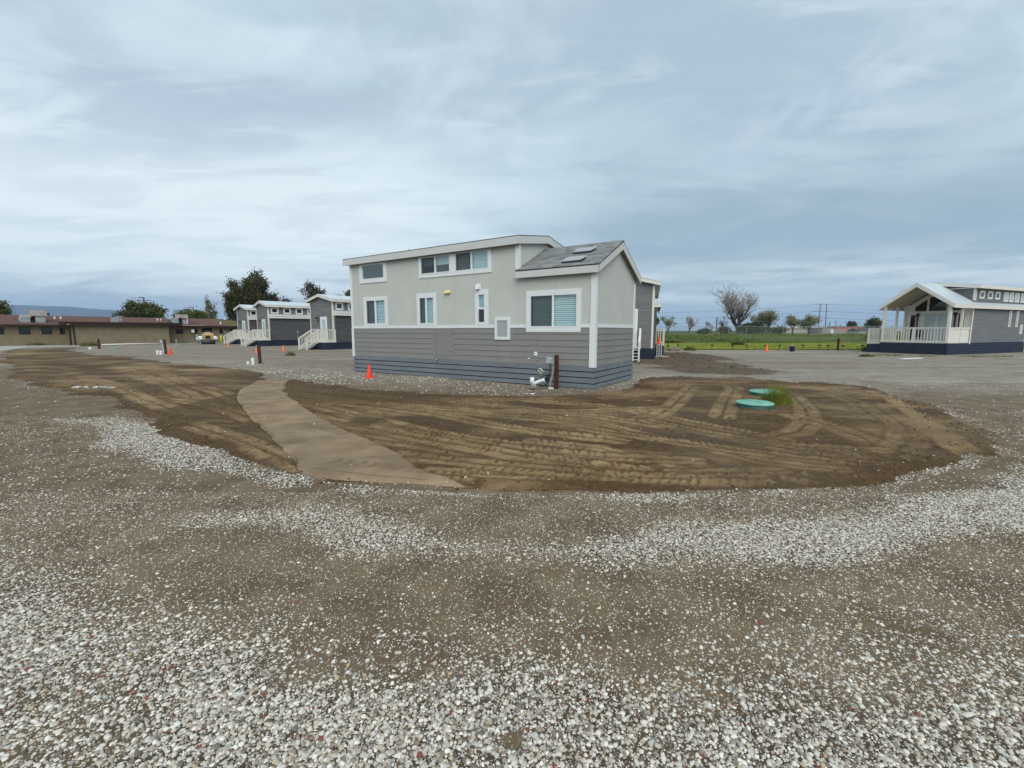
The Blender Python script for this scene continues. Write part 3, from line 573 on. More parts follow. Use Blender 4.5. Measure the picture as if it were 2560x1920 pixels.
# loose stones: point clouds with one size and turn each, stones set by a node tree
def pebble_mesh(name, seed, sub, m, flat=.62):
    bm = bmesh.new(); bmesh.ops.create_icosphere(bm, subdivisions=sub, radius=1); r = random.Random(seed)
    ax = Vector((r.uniform(.8, 1.25), r.uniform(.65, 1.), flat * r.uniform(.8, 1.2))); o = Vector((r.random(), r.random(), r.random())) * 9
    from mathutils import noise as mn
    for v in bm.verts:
        k = 1 + .22 * mn.noise(v.co * 1.1 + o) + .10 * mn.noise(v.co * 2.6 + o); v.co = Vector((v.co.x * ax.x * k, v.co.y * ax.y * k, v.co.z * ax.z * k))
    me = bpy.data.meshes.new(name); bm.to_mesh(me); bm.free(); me.polygons.foreach_set('use_smooth', [True] * len(me.polygons)); me.materials.append(m); return me
def rand_mat(name, stops, rough=.75, nz=.25):
    m = bpy.data.materials.new(name); m.use_nodes = True; t = NT(m.node_tree); b = m.node_tree.nodes['Principled BSDF']
    rnd = t.new('ShaderNodeObjectInfo').outputs['Random']; co = t.new('ShaderNodeTexCoord').outputs['Object']
    c = t.ramp(rnd, stops, 'CONSTANT'); c = t.mix(t.math('MULTIPLY', t.noise(co, 2.5, 4, .6), nz), c, (.12, .105, .09))
    t.l.new(c, b.inputs['Base Color']); b.inputs['Roughness'].default_value = rough; b.inputs['Specular IOR Level'].default_value = .3; return m
PC = [(.42,.40,.36),(.27,.245,.215),(.14,.12,.10),(.47,.45,.41),(.20,.18,.155),(.10,.085,.07),(.66,.66,.62),(.50,.49,.45),(.36,.34,.31),(.58,.57,.53),(.23,.205,.185),(.44,.46,.46),(.70,.70,.68),(.45,.41,.34),(.32,.30,.28),(.60,.58,.54),(.15,.135,.125),(.52,.53,.53),(.40,.36,.30),(.64,.62,.58),(.29,.30,.31),(.54,.50,.44),(.74,.73,.70),(.45,.44,.42),(.26,.22,.185),(.56,.55,.52),(.42,.35,.25),(.62,.62,.60),(.20,.055,.035)]
PS = list(np.linspace(0, .985, len(PC)))
PC = [(min(.86, r_ * 1.16), min(.84, g_ * 1.11), min(.78, b_ * 1.02)) for r_, g_, b_ in PC]
peb_m = rand_mat('river pebble', [(p, c) for p, c in zip(PS, PC)])
src = bpy.data.collections.new('pebble shapes'); pm = []
for i in range(9):
    me = pebble_mesh('pebble', i, 2, peb_m); pm.append(me); o = bpy.data.objects.new('pebble_shape', me); src.objects.link(o)
clod_m = rand_mat('dirt clod', [(0, (.06, .036, .016)), (.4, (.10, .066, .032)), (.75, (.17, .115, .064))])
src2 = bpy.data.collections.new('clod shapes')
for i in range(5):
    o = bpy.data.objects.new('clod_shape', pebble_mesh('clod', 30 + i, 1, clod_m, .7)); src2.objects.link(o)
def scatter(name, P, rot, scl, coll, nshape, kind='stuff'):
    me = bpy.data.meshes.new(name); me.vertices.add(len(P)); me.vertices.foreach_set('co', P.astype(np.float32).ravel())
    for k, a in (('rot', rot), ('scl', scl)):
        at = me.attributes.new(k, 'FLOAT_VECTOR', 'POINT'); at.data.foreach_set('vector', a.astype(np.float32).ravel())
    at = me.attributes.new('pick', 'INT', 'POINT'); at.data.foreach_set('value', np.random.default_rng(5).integers(0, nshape, len(P)).astype(np.int32))
    o = bpy.data.objects.new(name, me); COL.objects.link(o)
    ng = bpy.data.node_groups.new(name, 'GeometryNodeTree')
    ng.interface.new_socket('Geometry', in_out='INPUT', socket_type='NodeSocketGeometry'); ng.interface.new_socket('Geometry', in_out='OUTPUT', socket_type='NodeSocketGeometry')
    N = ng.nodes; gi = N.new('NodeGroupInput'); go = N.new('NodeGroupOutput'); ip = N.new('GeometryNodeInstanceOnPoints'); ci = N.new('GeometryNodeCollectionInfo')
    ci.inputs['Collection'].default_value = coll; ci.inputs['Separate Children'].default_value = True; ci.inputs['Reset Children'].default_value = True
    ip.inputs['Pick Instance'].default_value = True
    ng.links.new(gi.outputs[0], ip.inputs['Points']); ng.links.new(ci.outputs[0], ip.inputs['Instance'])
    for nm, dt, sock in (('pick', 'INT', 'Instance Index'), ('rot', 'FLOAT_VECTOR', 'Rotation'), ('scl', 'FLOAT_VECTOR', 'Scale')):
        na = N.new('GeometryNodeInputNamedAttribute'); na.data_type = dt; na.inputs['Name'].default_value = nm; ng.links.new(na.outputs[0], ip.inputs[sock])
    ng.links.new(ip.outputs[0], go.inputs[0]); md = o.modifiers.new('scatter', 'NODES'); md.node_group = ng
    return setp(o, kind=kind)
from bisect import bisect
def zat(x, y):
    """height of the ground at points, bilinear on the graded grid"""
    x = np.asarray(x, float); y = np.asarray(y, float)
    i = np.clip(np.searchsorted(gx, x) - 1, 0, nx_ - 2); j = np.clip(np.searchsorted(gy, y) - 1, 0, ny_ - 2)
    u = (x - gx[i]) / (gx[i + 1] - gx[i]); v = (y - gy[j]) / (gy[j + 1] - gy[j]); Zg = Z.reshape(ny_, nx_)
    return (Zg[j, i] * (1 - u) + Zg[j, i + 1] * u) * (1 - v) + (Zg[j + 1, i] * (1 - u) + Zg[j + 1, i + 1] * u) * v
def gat(arr, x, y):
    i = np.clip(np.searchsorted(gx, x), 0, nx_ - 1); j = np.clip(np.searchsorted(gy, y), 0, ny_ - 1); return arr.reshape(ny_, nx_)[j, i]
def candidates(x0, x1, y0, y1, per_m2, r):
    n = int((x1 - x0) * (y1 - y0) * per_m2); return r.uniform(x0, x1, n), r.uniform(y0, y1, n)
pr = np.random.default_rng(3); PX, PY, PZs = [], [], []
for (x0, x1, y0, y1, dens, s0, s1) in ((-5, 5, .5, 2.4, 16500, .0030, .0120), (-7.4, 7.6, 2.4, 4.3, 12500, .0034, .0108), (-12, 12, 4.3, 8.6, 4400, .0050, .0125), (-22, 15, 8.6, 16, 260, .010, .022)):
    x, y = candidates(x0, x1, y0, y1, dens, pr)
    dn = peb_density(x, y); sdd = gat(sd_d, x, y); keep = (pr.random(len(x)) < dn) & (sdd < .01) & (np.abs(x) < y * 1.3 + 2.2)
    x, y = x[keep], y[keep]; PX.append(x); PY.append(y); PZs.append(s0 + (s1 - s0) * pr.random(len(x)) ** 2.5 * pr.uniform(.7, 1.25, len(x)))
x, y = candidates(-5.4, 5.4, .8, 4.2, 5200, pr); k = (pr.random(len(x)) < .50 + .5 * peb_density(x, y)) & (gat(sd_d, x, y) < 0); PX.append(x[k]); PY.append(y[k]); PZs.append(.0018 + .0035 * pr.random(k.sum()) ** 1.5)
x, y = candidates(-14, 9.5, 4, 16, 6, pr); sdd = gat(sd_d, x, y); k = (sdd > .0) & (pr.random(len(x)) < .30 + .75 * (sdd < .5)); PX.append(x[k]); PY.append(y[k]); PZs.append(.005 + .011 * pr.random(k.sum()) ** 2)
px_, py_, ps_ = np.concatenate(PX), np.concatenate(PY), np.concatenate(PZs)
pz_ = zat(px_, py_) + ps_ * pr.uniform(-.30, .28, len(px_)) + .030 * (gat(sd_p, px_, py_) > -.01)
rot = np.stack([pr.normal(0, .25, len(px_)), pr.normal(0, .25, len(px_)), pr.uniform(0, 6.28, len(px_))], 1)
vis = (np.abs(px_) < py_ * 1.16) & (py_ > 1.46)
sizepx = np.where(vis, ps_ / np.hypot(py_, 1.6), 0); order = np.argsort(-sizepx); top, rest = order[:300], order[300:]
scatter('gravel', np.stack([px_, py_, pz_], 1)[rest], rot[rest], np.repeat(ps_[rest, None], 3, 1), src, 9)
for i in top:
    inst('pebble', pm[int(i) % 9], gravel_yard, (px_[i], py_[i], pz_[i]), (ps_[i],) * 3, tuple(rot[i]))
x, y = candidates(-16, 9.6, 4, 15.6, 190, pr); sdd = gat(sd_d, x, y); spp = gat(sd_p, x, y); tk = gat(trk, x, y)
k = (sdd > -.06) & (spp < .07) & (pr.random(len(x)) < .10 + .5 * np.exp(-(spp / .07) ** 2) + .75 * np.exp(-((sdd - .2) / .22) ** 2) + .12 * (1 - tk)); x, y = x[k], y[k]; s_ = .006 + .024 * pr.random(len(x)) ** 3.2
scatter('dirt_clods', np.stack([x, y, zat(x, y)], 1), np.stack([pr.uniform(0, 6, len(x))] * 3, 1), np.repeat(s_[:, None], 3, 1), src2, 5)
x, y = candidates(-13, 5, 10, 22, 150, pr); k = (gat(sd_d, x, y) < -.05) & (gat(sd_p, x, y) < -.05) & (pr.random(len(x)) < gat(grey, x, y) * (.15 + .85 * sst(vnoise(x, y, .7, 131, 3), .4, .65))); x, y = x[k], y[k]
k = ~((np.cos(-.5797) * (x - 2.23) + np.sin(-.5797) * (y - 11.94) < .05) & (-np.sin(-.5797) * (x - 2.23) + np.cos(-.5797) * (y - 11.94) > -.05)); x, y = x[k], y[k]; s_ = .007 + .022 * pr.random(len(x)) ** 2.4
scatter('pad_gravel', np.stack([x, y, zat(x, y)], 1), np.stack([pr.uniform(0, 6, len(x))] * 3, 1), np.repeat(s_[:, None], 3, 1), src, 9)
x, y = candidates(5.5, 13, 16, 33, 14, pr); k = gat(sd_2, x, y) > 0; x, y = x[k], y[k]; s_ = .015 + .06 * pr.random(len(x)) ** 3
scatter('soil_clods', np.stack([x, y, zat(x, y)], 1), np.stack([pr.uniform(0, 6, len(x))] * 3, 1), np.repeat(s_[:, None], 3, 1), src2, 5)
# ------------------------------------------------------------------ main house (x along the long wall, y back, z up)
def wall_holes(mb, a0, a1, z0, z1, holes, y0, y1):
    xs = sorted({a0, a1, *[h[0] for h in holes], *[h[1] for h in holes]}); zs = sorted({z0, z1, *[h[2] for h in holes], *[h[3] for h in holes]})
    xs = [x for x in xs if a0 <= x <= a1]; zs = [z for z in zs if z0 <= z <= z1]
    for i in range(len(xs) - 1):
        for j in range(len(zs) - 1):
            cx, cz = (xs[i] + xs[i + 1]) / 2, (zs[j] + zs[j + 1]) / 2
            if any(h[0] < cx < h[1] and h[2] < cz < h[3] for h in holes): continue
            p = lambda y: [(xs[i], y, zs[j]), (xs[i + 1], y, zs[j]), (xs[i + 1], y, zs[j + 1]), (xs[i], y, zs[j + 1])]
            mb.add(p(y0), [(0, 1, 2, 3)]); mb.add(p(y1), [(3, 2, 1, 0)])
    for h in holes:
        x0, x1, b0, b1 = h
        mb.quad((x0, y0, b0), (x0, y1, b0), (x1, y1, b0), (x1, y0, b0)); mb.quad((x0, y0, b1), (x1, y0, b1), (x1, y1, b1), (x0, y1, b1))
        mb.quad((x0, y0, b0), (x0, y0, b1), (x0, y1, b1), (x0, y1, b0)); mb.quad((x1, y0, b0), (x1, y1, b0), (x1, y1, b1), (x1, y0, b1))
    return mb
def frame_mb(mb, x0, x1, z0, z1, w, y0, y1):
    mb.box(x0, x0 + w, y0, y1, z0, z1); mb.box(x1 - w, x1, y0, y1, z0, z1)
    mb.box(x0 + w, x1 - w, y0, y1, z0, z0 + w); mb.box(x0 + w, x1 - w, y0, y1, z1 - w, z1); return mb
TH = -.5797; C0 = (2.2298, 11.9353, 0); HL, HW = 10.19, 3.29
H = thing('tiny_house', 'light grey tiny house with taupe lap boards, slate blue skirting and grey shingled low gable', 'house', C0, TH)
WIN = [  # outer trim box, sash box(es), mullion, kind, blind part (share of height from the top)
 ((-9.63, -8.115, 3.386, 4.098), [((-9.50, -8.25, 3.515, 4.06), None, 0)]),
 ((-6.484, -3.414, 3.385, 4.098), [((-6.39, -5.07, 3.505, 4.078), -5.735, .55), ((-4.855, -3.51, 3.497, 4.085), -4.19, 1)]),
 ((-9.445, -8.125, 1.779, 2.86), [((-9.32, -8.23, 1.84, 2.755), -8.80, 1)]),
 ((-6.622, -5.707, 1.779, 2.872), [((-6.51, -5.815, 1.825, 2.75), -6.19, 1)]),
 ((-4.054, -3.535, 1.779, 2.877), [((-3.95, -3.66, 1.84, 2.755), 'h', 0)]),
 ((-2.155, -.403, 1.567, 2.747), [((-2.03, -.513, 1.698, 2.626), -1.275, 1)]),
]
holes = [s[0] for w in WIN for s in w[1]]
wm = MB()
wall_holes(wm, -HL, -2.45, .62, 4.30, holes, 0, .06); wall_holes(wm, -2.45, 0, .62, 3.31, holes, 0, .06)
# gable ends and the step wall, each a thick slab
zr = lambda b, e, r: e + (r - e) * (1 - abs(b - HW / 2) / (HW / 2))
wm.prism([(-.06, .06, .62), (-.06, HW, .62), (-.06, HW, 3.35), (-.06, HW / 2, 4.15), (-.06, .06, 3.35)], (.06, 0, 0))
wm.prism([(-2.45, .062, 3.2), (-2.45, HW, 3.2), (-2.45, HW, 4.31), (-2.45, HW / 2, 4.56), (-2.45, .062, 4.31)], (-.06, 0, 0))
wm.prism([(-HL, .062, .62), (-HL, HW, .62), (-HL, HW, 4.31), (-HL, HW / 2, 4.56), (-HL, .062, 4.31)], (.06, 0, 0))
wm.box(-HL, -.062, HW - .06, HW - .002, .62, 3.30); wm.box(-HL, -2.51, HW - .06, HW - .003, 3.302, 4.30)
wm.box(-HL + .07, -.07, .07, HW - .07, .6, .72)
wm.obj('wall', M['lightwall'], H)
BS = MB().box(0, 1, -.017, .017, -.006, 0)
for wi, (o_, sashes) in enumerate(WIN):
    x0, x1, z0, z1 = o_
    f = MB()
    for (a0, a1, b0, b1), mu, bl in sashes:
        frame_mb(f, a0, a1, b0, b1, .032, -.028, .05)
        if mu == 'h': f.box(a0 + .032, a1 - .032, -.024, .045, 2.27, 2.33)
        elif mu: f.box(mu - .022, mu + .022, -.026, .045, b0 + .032, b1 - .032)
    w = f.obj('window', M['alum'], H)
    t = MB()
    tw = .115 if wi != 5 else .12
    i0, i1 = sashes[0][0][0], sashes[-1][0][1]; j0 = min(s[0][2] for s in sashes); j1 = max(s[0][3] for s in sashes)
    t.box(x0, i0 - .002, -.026, -.001, z0, z1); t.box(i1 + .002, x1, -.026, -.001, z0, z1)
    t.box(i0 - .002, i1 + .002, -.026, -.001, z0, j0 - .002); t.box(i0 - .002, i1 + .002, -.026, -.001, j1 + .002, max(z1, j1 + .012))
    if len(sashes) == 2: t.box(sashes[0][0][1] + .002, sashes[1][0][0] - .002, -.026, -.001, j0 - .002, j1 + .002)
    t.obj('trim', M['white'], w)
    for (a0, a1, b0, b1), mu, bl in sashes:
        cells = [(a0, a1, b0, b1)] if mu is None else ([(a0, a1, b0, 2.30), (a0, a1, 2.30, b1)] if mu == 'h' else [(a0, mu, b0, b1), (mu, a1, b0, b1)])
        for ci, (c0, c1, d0, d1) in enumerate(cells):
            BX(c0 + .02, c1 - .02, .012, .016, d0 + .02, d1 - .02).obj('pane', M['glass'], w)
            if len(cells) == 2 and ci == 0:
                BX(c0 + .025, c1 - .015, -.012, -.010, d0 + .025, d1 - .025).obj('insect_screen', M['screen'], w)
        if mu == 'h': BX(a0 + .02, a1 - .02, .05, .055, 2.30, b1 - .02).obj('obscure_pane', M['frost'], w)
        if bl:
            me = BS.mesh('blind_slat', M['blind']); k = 0; z = b1 - .05; pitch = .054
            while z > b1 - (b1 - b0) * bl + .03:
                inst('blind_slat', me, w, (a0 + .045, .085 + .002 * (k % 3), z), (a1 - a0 - .09, 1.6, 1), (R(62), R(.25 if k % 4 == 1 else 0), 0)); z -= pitch; k += 1
# interior back board so the rooms read dark
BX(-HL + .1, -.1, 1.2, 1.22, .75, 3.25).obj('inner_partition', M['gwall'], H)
# band boards
for a0, a1 in ((-HL + .09, -3.285), (-2.712, -2.157), (-.401, -.135)): BX(a0, a1, -.022, -.001, 1.688, 1.777).obj('band_board', M['white'], H)
BX(.001, .022, .03, HW - .1, 1.688, 1.777).obj('band_board', M['white'], H)
# corner boards
for nm, bx in (('near', (-.125, .020, -.024, -.001, 1.70, 3.14)), ('nearlow', (-.135, .028, -.034, -.001, .60, 1.699)), ('tall', (-2.54, -2.43, -.024, -.001, 3.40, 4.11)), ('left', (-HL - .02, -HL + .085, -.024, -.001, 1.70, 4.1)), ('leftlow', (-HL - .028, -HL + .095, -.034, -.001, .60, 1.699))):
    BX(*bx).obj('corner_board', M['white'], H)
BX(-2.429, -2.41, -.022, .10, 3.40, 4.11).obj('corner_board', M['white'], H)
BX(.001, .022, -.001, .10, 1.70, 3.14).obj('corner_board', M['white'], H); BX(.001, .030, -.001, .11, .60, 1.699).obj('corner_board', M['white'], H)
BX(.001, .022, HW - .10, HW + .01, .60, 3.12).obj('corner_board', M['white'], H)
# lap boards: wedge section, lower edge proud
def lap(L, axis):
    h, p = .186, .020
    s = [(0, -.002, 0), (0, -p, 0), (0, -p, .012), (0, -.006, h), (0, -.002, h)]
    mb = MB().prism(s, (L, 0, 0))
    if axis == 'y': mb.v = [(-y, x, z) for x, y, z in mb.v]
    return mb.mesh('lap_board', M['lap'])
rows = [.632 + .1757 * i for i in range(6)]
lm = {}
rj = random.Random(4)
for i, z in enumerate(rows):
    segs = [(-HL + .095, -7.9 + rj.uniform(-.6, .6)), (None, -5.872), (-4.958, -2.2 + rj.uniform(-.7, .7)), (None, -.137)]
    prev = None
    for a0, a1 in segs:
        if a0 is None: a0 = prev + .004
        prev = a1; o = inst('lap_board', lap(a1 - a0, 'x'), H, (a0, 0, z))
    lb_ = lm.setdefault('b', lap(HW - .21, 'y')); inst('lap_board', lb_, H, (0, .11, z))
# skirting boards
for i, (z0, z1) in enumerate(((.018, .135), (.163, .300), (.326, .462), (.488, .628))):
    cut = [-HL, -HL + 3.4 + .05 * i, -HL + 6.9 - .04 * i, .012]
    for a0, a1 in zip(cut, cut[1:]): BX(a0 + .002, a1 - .002, -.020 + .002 * (i % 2), -.001, z0, z1).obj('skirting_board', M['skirt'], H)
    BX(.001, .019, .0, HW, z0, z1).obj('skirting_board', M['skirt'], H)
    BX(-HL - .018, -HL - .001, .0, HW, z0, z1).obj('skirting_board', M['skirt'], H)
BX(-HL + .02, -.02, .02, HW - .02, -.05, .598).obj('skirting_backing', M['dark'], H)
# storage hatch
BX(-5.872, -5.757, -.024, -.001, .64, 1.686).obj('hatch_trim', M['lap'], H); BX(-5.043, -4.958, -.024, -.001, .64, 1.686).obj('hatch_trim', M['lap'], H)
BX(-5.755, -5.045, -.022, -.001, .64, .762).obj('hatch_trim', M['lap'], H)
hd = BX(-5.748, -5.05, -.020, -.001, .772, 1.683).obj('hatch_door', M['lap'], H)
for z in (.95, 1.5):
    BX(-5.775, -5.735, -.036, -.0245, z - .055, z + .055).obj('hinge', M['lap'], hd)
    BX(-5.13, -5.02, -.038, -.0245, z - .01, z + .006).obj('latch', M['metal'], hd)
MB().tube([(-5.70, 0, .612), (-5.70, -.07, .612), (-5.70, -.085, .59)], .028, 10).obj('drain_spout', M['metal'], H, True)
# wall fittings
yv = MB(); yv.prism([(-5.325, -.004, 2.93), (-5.325, -.075, 2.845), (-5.325, -.075, 2.822), (-5.325, -.004, 2.822)], (.25, 0, 0)); yv.obj('yellow_vent_hood', M['yellow'], H)
wv = BX(-4.017, -3.835, -.016, -.001, 2.885, 3.06).obj('dryer_vent', M['vinyl'], H)
hv = MB(); hv.prism([(-3.985, -.016, 3.03), (-3.985, -.075, 3.0), (-3.985, -.10, 2.885), (-3.985, -.016, 2.90)], (.12, 0, 0)); hv.obj('hood', M['vinyl'], wv)
BX(-3.975, -3.875, -.095, -.03, 2.872, 2.884).obj('damper', M['black'], wv)
vp = MB(); frame_mb(vp, -3.277, -2.717, 1.33, 1.998, .088, -.05, -.001); vpo = vp.obj('vent_panel', M['white'], H)
BX(-3.187, -2.807, -.030, -.022, 1.42, 1.908).obj('grille', M['panelgrey'], vpo)
ov = BX(-1.87, -1.765, -.034, -.019, .868, .985).obj('outlet_cover', M['vinyl'], H); BX(-1.845, -1.79, -.043, -.0345, .885, .96).obj('flap', M['alum'], ov)
BX(-2.09, -2.01, -.024, -.0205, .768, .80).obj('sticker', M['label'], H)
for a in (-3.16, -1.75): MB().lathe([(.022, 0), (.022, .03), (.012, .035)], 10, (0, 0, 0)).obj('hose_bib', M['metal'], H).matrix_local = Matrix.Translation((a, -.018, .76)) @ Matrix.Rotation(R(90), 4, 'X')
# tall roof
def slab_roof(mb, x0, x1, y0, yr, y1, ze, zr_, th):
    mb.prism([(x0, y0, ze), (x0, yr, zr_), (x0, y1, ze), (x0, y1, ze + th), (x0, yr, zr_ + th), (x0, y0, ze + th)], (x1 - x0, 0, 0)); return mb
slab_roof(MB(), -10.40, -2.33, -.165, HW / 2, HW + .165, 4.322, 4.605, .022).obj('roof', M['edge'], H)
slab_roof(MB(), -10.33, -2.45, -.02, HW / 2, HW + .02, 4.285, 4.565, .03).obj('soffit', M['lightwall'], H)
BX(-10.39, -2.352, -.172, -.150, 4.10, 4.318).obj('fascia', M['fascia'], H)
def gable_fascia(parent, x, th, y0, yr, y1, ze0, ze1, zp0, zp1, m, name='fascia'):
    MB().prism([(x, y0, ze0), (x, yr, zp0), (x, yr, zp1), (x, y0, ze1)], (th, 0, 0)).obj(name, m, parent)
    MB().prism([(x, yr, zp0), (x, y1, ze0), (x, y1, ze1), (x, yr, zp1)], (th, 0, 0)).obj(name, m, parent)
gable_fascia(H, -2.352, .02, -.172, HW / 2, HW + .172, 4.10, 4.318, 4.385, 4.602, M['fascia'])
gable_fascia(H, -10.39, -.02, -.172, HW / 2, HW + .172, 4.10, 4.318, 4.385, 4.602, M['fascia'])
BX(-10.39, -2.352, HW + .150, HW + .172, 4.10, 4.318).obj('fascia', M['fascia'], H)
# low gable roof with shingles
sl = (4.20 - 3.335) / (HW / 2 + .15)
slab_roof(MB(), -2.45, .150, -.15, HW / 2, HW + .15, 3.312, 4.172, .024).obj('roof_deck', M['edge'], H)
slab_roof(MB(), -2.45, .128, -.02, HW / 2, HW + .02, 3.335, 4.135, .028).obj('soffit', M['lightwall'], H)
BX(-2.47, .150, -.157, -.135, 3.125, 3.308).obj('fascia', M['fascia'], H); BX(-2.40, .150, HW + .135, HW + .157, 3.125, 3.308).obj('fascia', M['fascia'], H)
gable_fascia(H, .130, .022, -.157, HW / 2, HW + .157, 3.125, 3.308, 3.962, 4.168, M['fascia'])
MB().prism([(-2.44, .0, 3.40), (-2.44, HW / 2, 4.235), (-2.44, HW / 2, 4.20), (-2.44, .0, 3.36)], (.02, 0, 0)).obj('flashing', M['edge'], H)
ang = math.atan(sl); rs = random.Random(8); slen = math.hypot(HW / 2 + .15, .86); ncrs = 13; ex = slen / ncrs
smesh = [BX(0, 1, 0, ex * 1.35, 0, .012).mesh('shingle', M[k]) for k in ('shingle', 'shingle2', 'shingle3')]
for r_ in range(ncrs):
    x = -2.45; d = r_ * ex
    while x < .15:
        w_ = rs.choice((.14, .22, .3, .36)) if x > -2.45 or r_ % 2 else .2; w_ = min(w_, .155 - x)
        y = -.155 + d * math.cos(ang); z = 3.338 + d * math.sin(ang)
        inst('shingle', smesh[rs.choices((0, 1, 2), (4, 3, 2))[0]], H, (x, y, z + rs.uniform(0, .003)), (w_ - .004, 1 if r_ < ncrs - 1 else .7, 1), (ang - .012, 0, 0)); x += w_
cp_ = MB(); cp_.prism([(-2.45, HW / 2 - .10, 4.165), (-2.45, HW / 2, 4.215), (-2.45, HW / 2 + .10, 4.165), (-2.45, HW / 2, 4.232)], (2.6, 0, 0)); cp_.obj('ridge_cap', M['shingle'], H)
slope_pt = lambda y: 3.338 + (y + .155) * math.tan(ang)
for (a0, a1, b0, b1) in ((-1.06, -.475, .06, .36), (-1.07, -.485, .80, 1.09)):
    q = lambda m_, h, ins: [(x, y, slope_pt(y) + h) for x, y in ((a0 + ins, b0 + ins), (a1 - ins, b0 + ins), (a1 - ins, b1 - ins), (a0 + ins, b1 - ins))]
    sk = MB().hexa(q(0, .0, 0) + q(0, .065, 0)).obj('skylight', M['black'], H)
    MB().hexa(q(0, .066, .0) + q(0, .078, .0)).obj('frame', M['metal'], sk)
    MB().hexa([(x + (.05 if x < a1 - .01 else -.05), y, z + .014) for x, y, z in q(0, .066, .0)] + [(x + (.09 if x < a1 - .01 else -.09), y, z + .03) for x, y, z in q(0, .066, .03)]).obj('dome', M['panelgrey'], sk)
for a0, a1 in ((-10.04, -9.19), (-4.94, -4.2)): BX(a0, a1, 1.0, 1.35, 4.50, 4.635).obj('roof_hatch', M['fascia'], H)
MB().lathe([(.09, 0), (.045, .05), (.04, .07), (.038, .17), (.03, .175)], 12, (-7.96, 1.0, 4.50)).obj('vent_pipe', M['metal'], H, True)
# small entry awning on the far left end
aw = MB(); aw.prism([(-HL - .78, .9, 3.40), (-HL - .78, 1.645, 3.72), (-HL - .78, 2.39, 3.40), (-HL - .78, 2.39, 3.43), (-HL - .78, 1.645, 3.76), (-HL - .78, .9, 3.43)], (.78, 0, 0)); awo = aw.obj('awning', M['awning'], H)
a2 = MB(); a2.box(-HL - .74, -HL - .002, .93, .96, 3.08, 3.395); a2.box(-HL - .74, -HL - .002, 2.33, 2.36, 3.08, 3.395); a2.prism([(-HL - .76, .96, 3.12), (-HL - .76, 2.33, 3.12), (-HL - .76, 2.33, 3.40), (-HL - .76, 1.645, 3.70), (-HL - .76, .96, 3.40)], (.03, 0, 0)); a2.obj('awning_frame', M['fascia'], awo)

# ------------------------------------------------------------------ things against the house
TOW = Matrix.Translation(C0) @ Matrix.Rotation(TH, 4, 'Z')
PD = thing('power_pedestal', 'rust red timber post with grey meter enclosure and black cord against the tiny house skirting', 'power pedestal', (1.22, 12.02, 0), TH - .05)
pst = BX(-.045, .045, -.045, .045, -.1, .94).obj('post', M['post'], PD)
eb = BX(-.20, -.047, -.10, .03, .68, .90).obj('meter_box', M['box'], PD)
MB().prism([(-.235, -.10, .895), (-.235, -.165, .85), (-.235, -.175, .72), (-.235, -.10, .70)], (.17, 0, 0)).obj('cover', M['box'], eb)
BX(-.21, -.05, -.12, .03, .9, .925).obj('lid', M['metal'], eb)
MB().tube([(-.14, -.09, .69), (-.142, -.10, .5), (-.17, -.11, .3), (-.25, -.10, .14), (-.38, -.06, .06), (-.52, 0, .05), (-.60, .06, .12)], .016, 8).obj('power_cord', M['black'], PD, True)
MB().tube([(-.085, -.03, .69), (-.085, -.03, .55), (-.115, -.03, .38), (-.16, -.04, .2), (-.18, -.05, .0), (-.18, -.05, -.03)], .018, 8).obj('conduit', M['conduit'], PD, True)
BX(-.2, -.06, -.1, -.02, -.02, .05).obj('conduit_foot', M['pvc'], PD)
dp = thing('drain_fitting', 'white plastic wye drain pipe standing in the gravel in front of the skirting', 'drain pipe', (.55, 11.93, 0), TH)
MB().tube([(0, 0, -.05), (0, 0, .16), (.0, 0, .161), (0, 0, .34)], [.05, .05, .058, .058], 16).obj('riser', M['pvc'], dp, True)
MB().tube([(.0, .0, .12), (.12, .03, .2), (.30, .06, .27), (.36, .07, .285)], [.048, .05, .046, .052], 14).obj('branch', M['pvc'], dp, True)
MB().tube([(0, 0, .005), (0, 0, .035)], [.068, .066], 14).obj('collar', M['black'], dp, True)
MB().tube([(.36, .07, .285), (.40, .12, .33), (.40, .16, .42)], [.05, .05, .045], 12).obj('black_elbow', M['black'], dp, True)
hk = thing('water_hookup', 'green water valve with looped white hose above the black elbow on the skirting', 'water valve', (.80, 12.02, .0), TH)
MB().tube([(0.02, .04, .36), (-.01, -.01, .44), (-.02, -.02, .50)], [.05, .062, .05], 12).obj('valve_body', M['green'], hk, True)
MB().tube([(-.06, -.03, .44), (-.065, -.04, .53), (-.03, -.05, .575), (.03, -.04, .55), (.08, -.02, .49)], .013, 8).obj('hose_loop', M['pvc'], hk, True)
MB().tube([(.04, .0, .47), (.10, .02, .50)], .03, 8).obj('side_port', M['green'], hk, True)
sb = thing('pipe_stub', 'short white pipe stub with black cap in the gravel near the wye drain pipe', 'pipe stub', (.52, 11.10, 0)); MB().tube([(0, 0, -.05), (0, 0, .028)], .055, 16).obj('pipe', M['pvc'], sb, True); MB().tube([(0, .02, .0285), (0, .02, .05)], [.06, .05], 14).obj('cap', M['black'], sb, True)
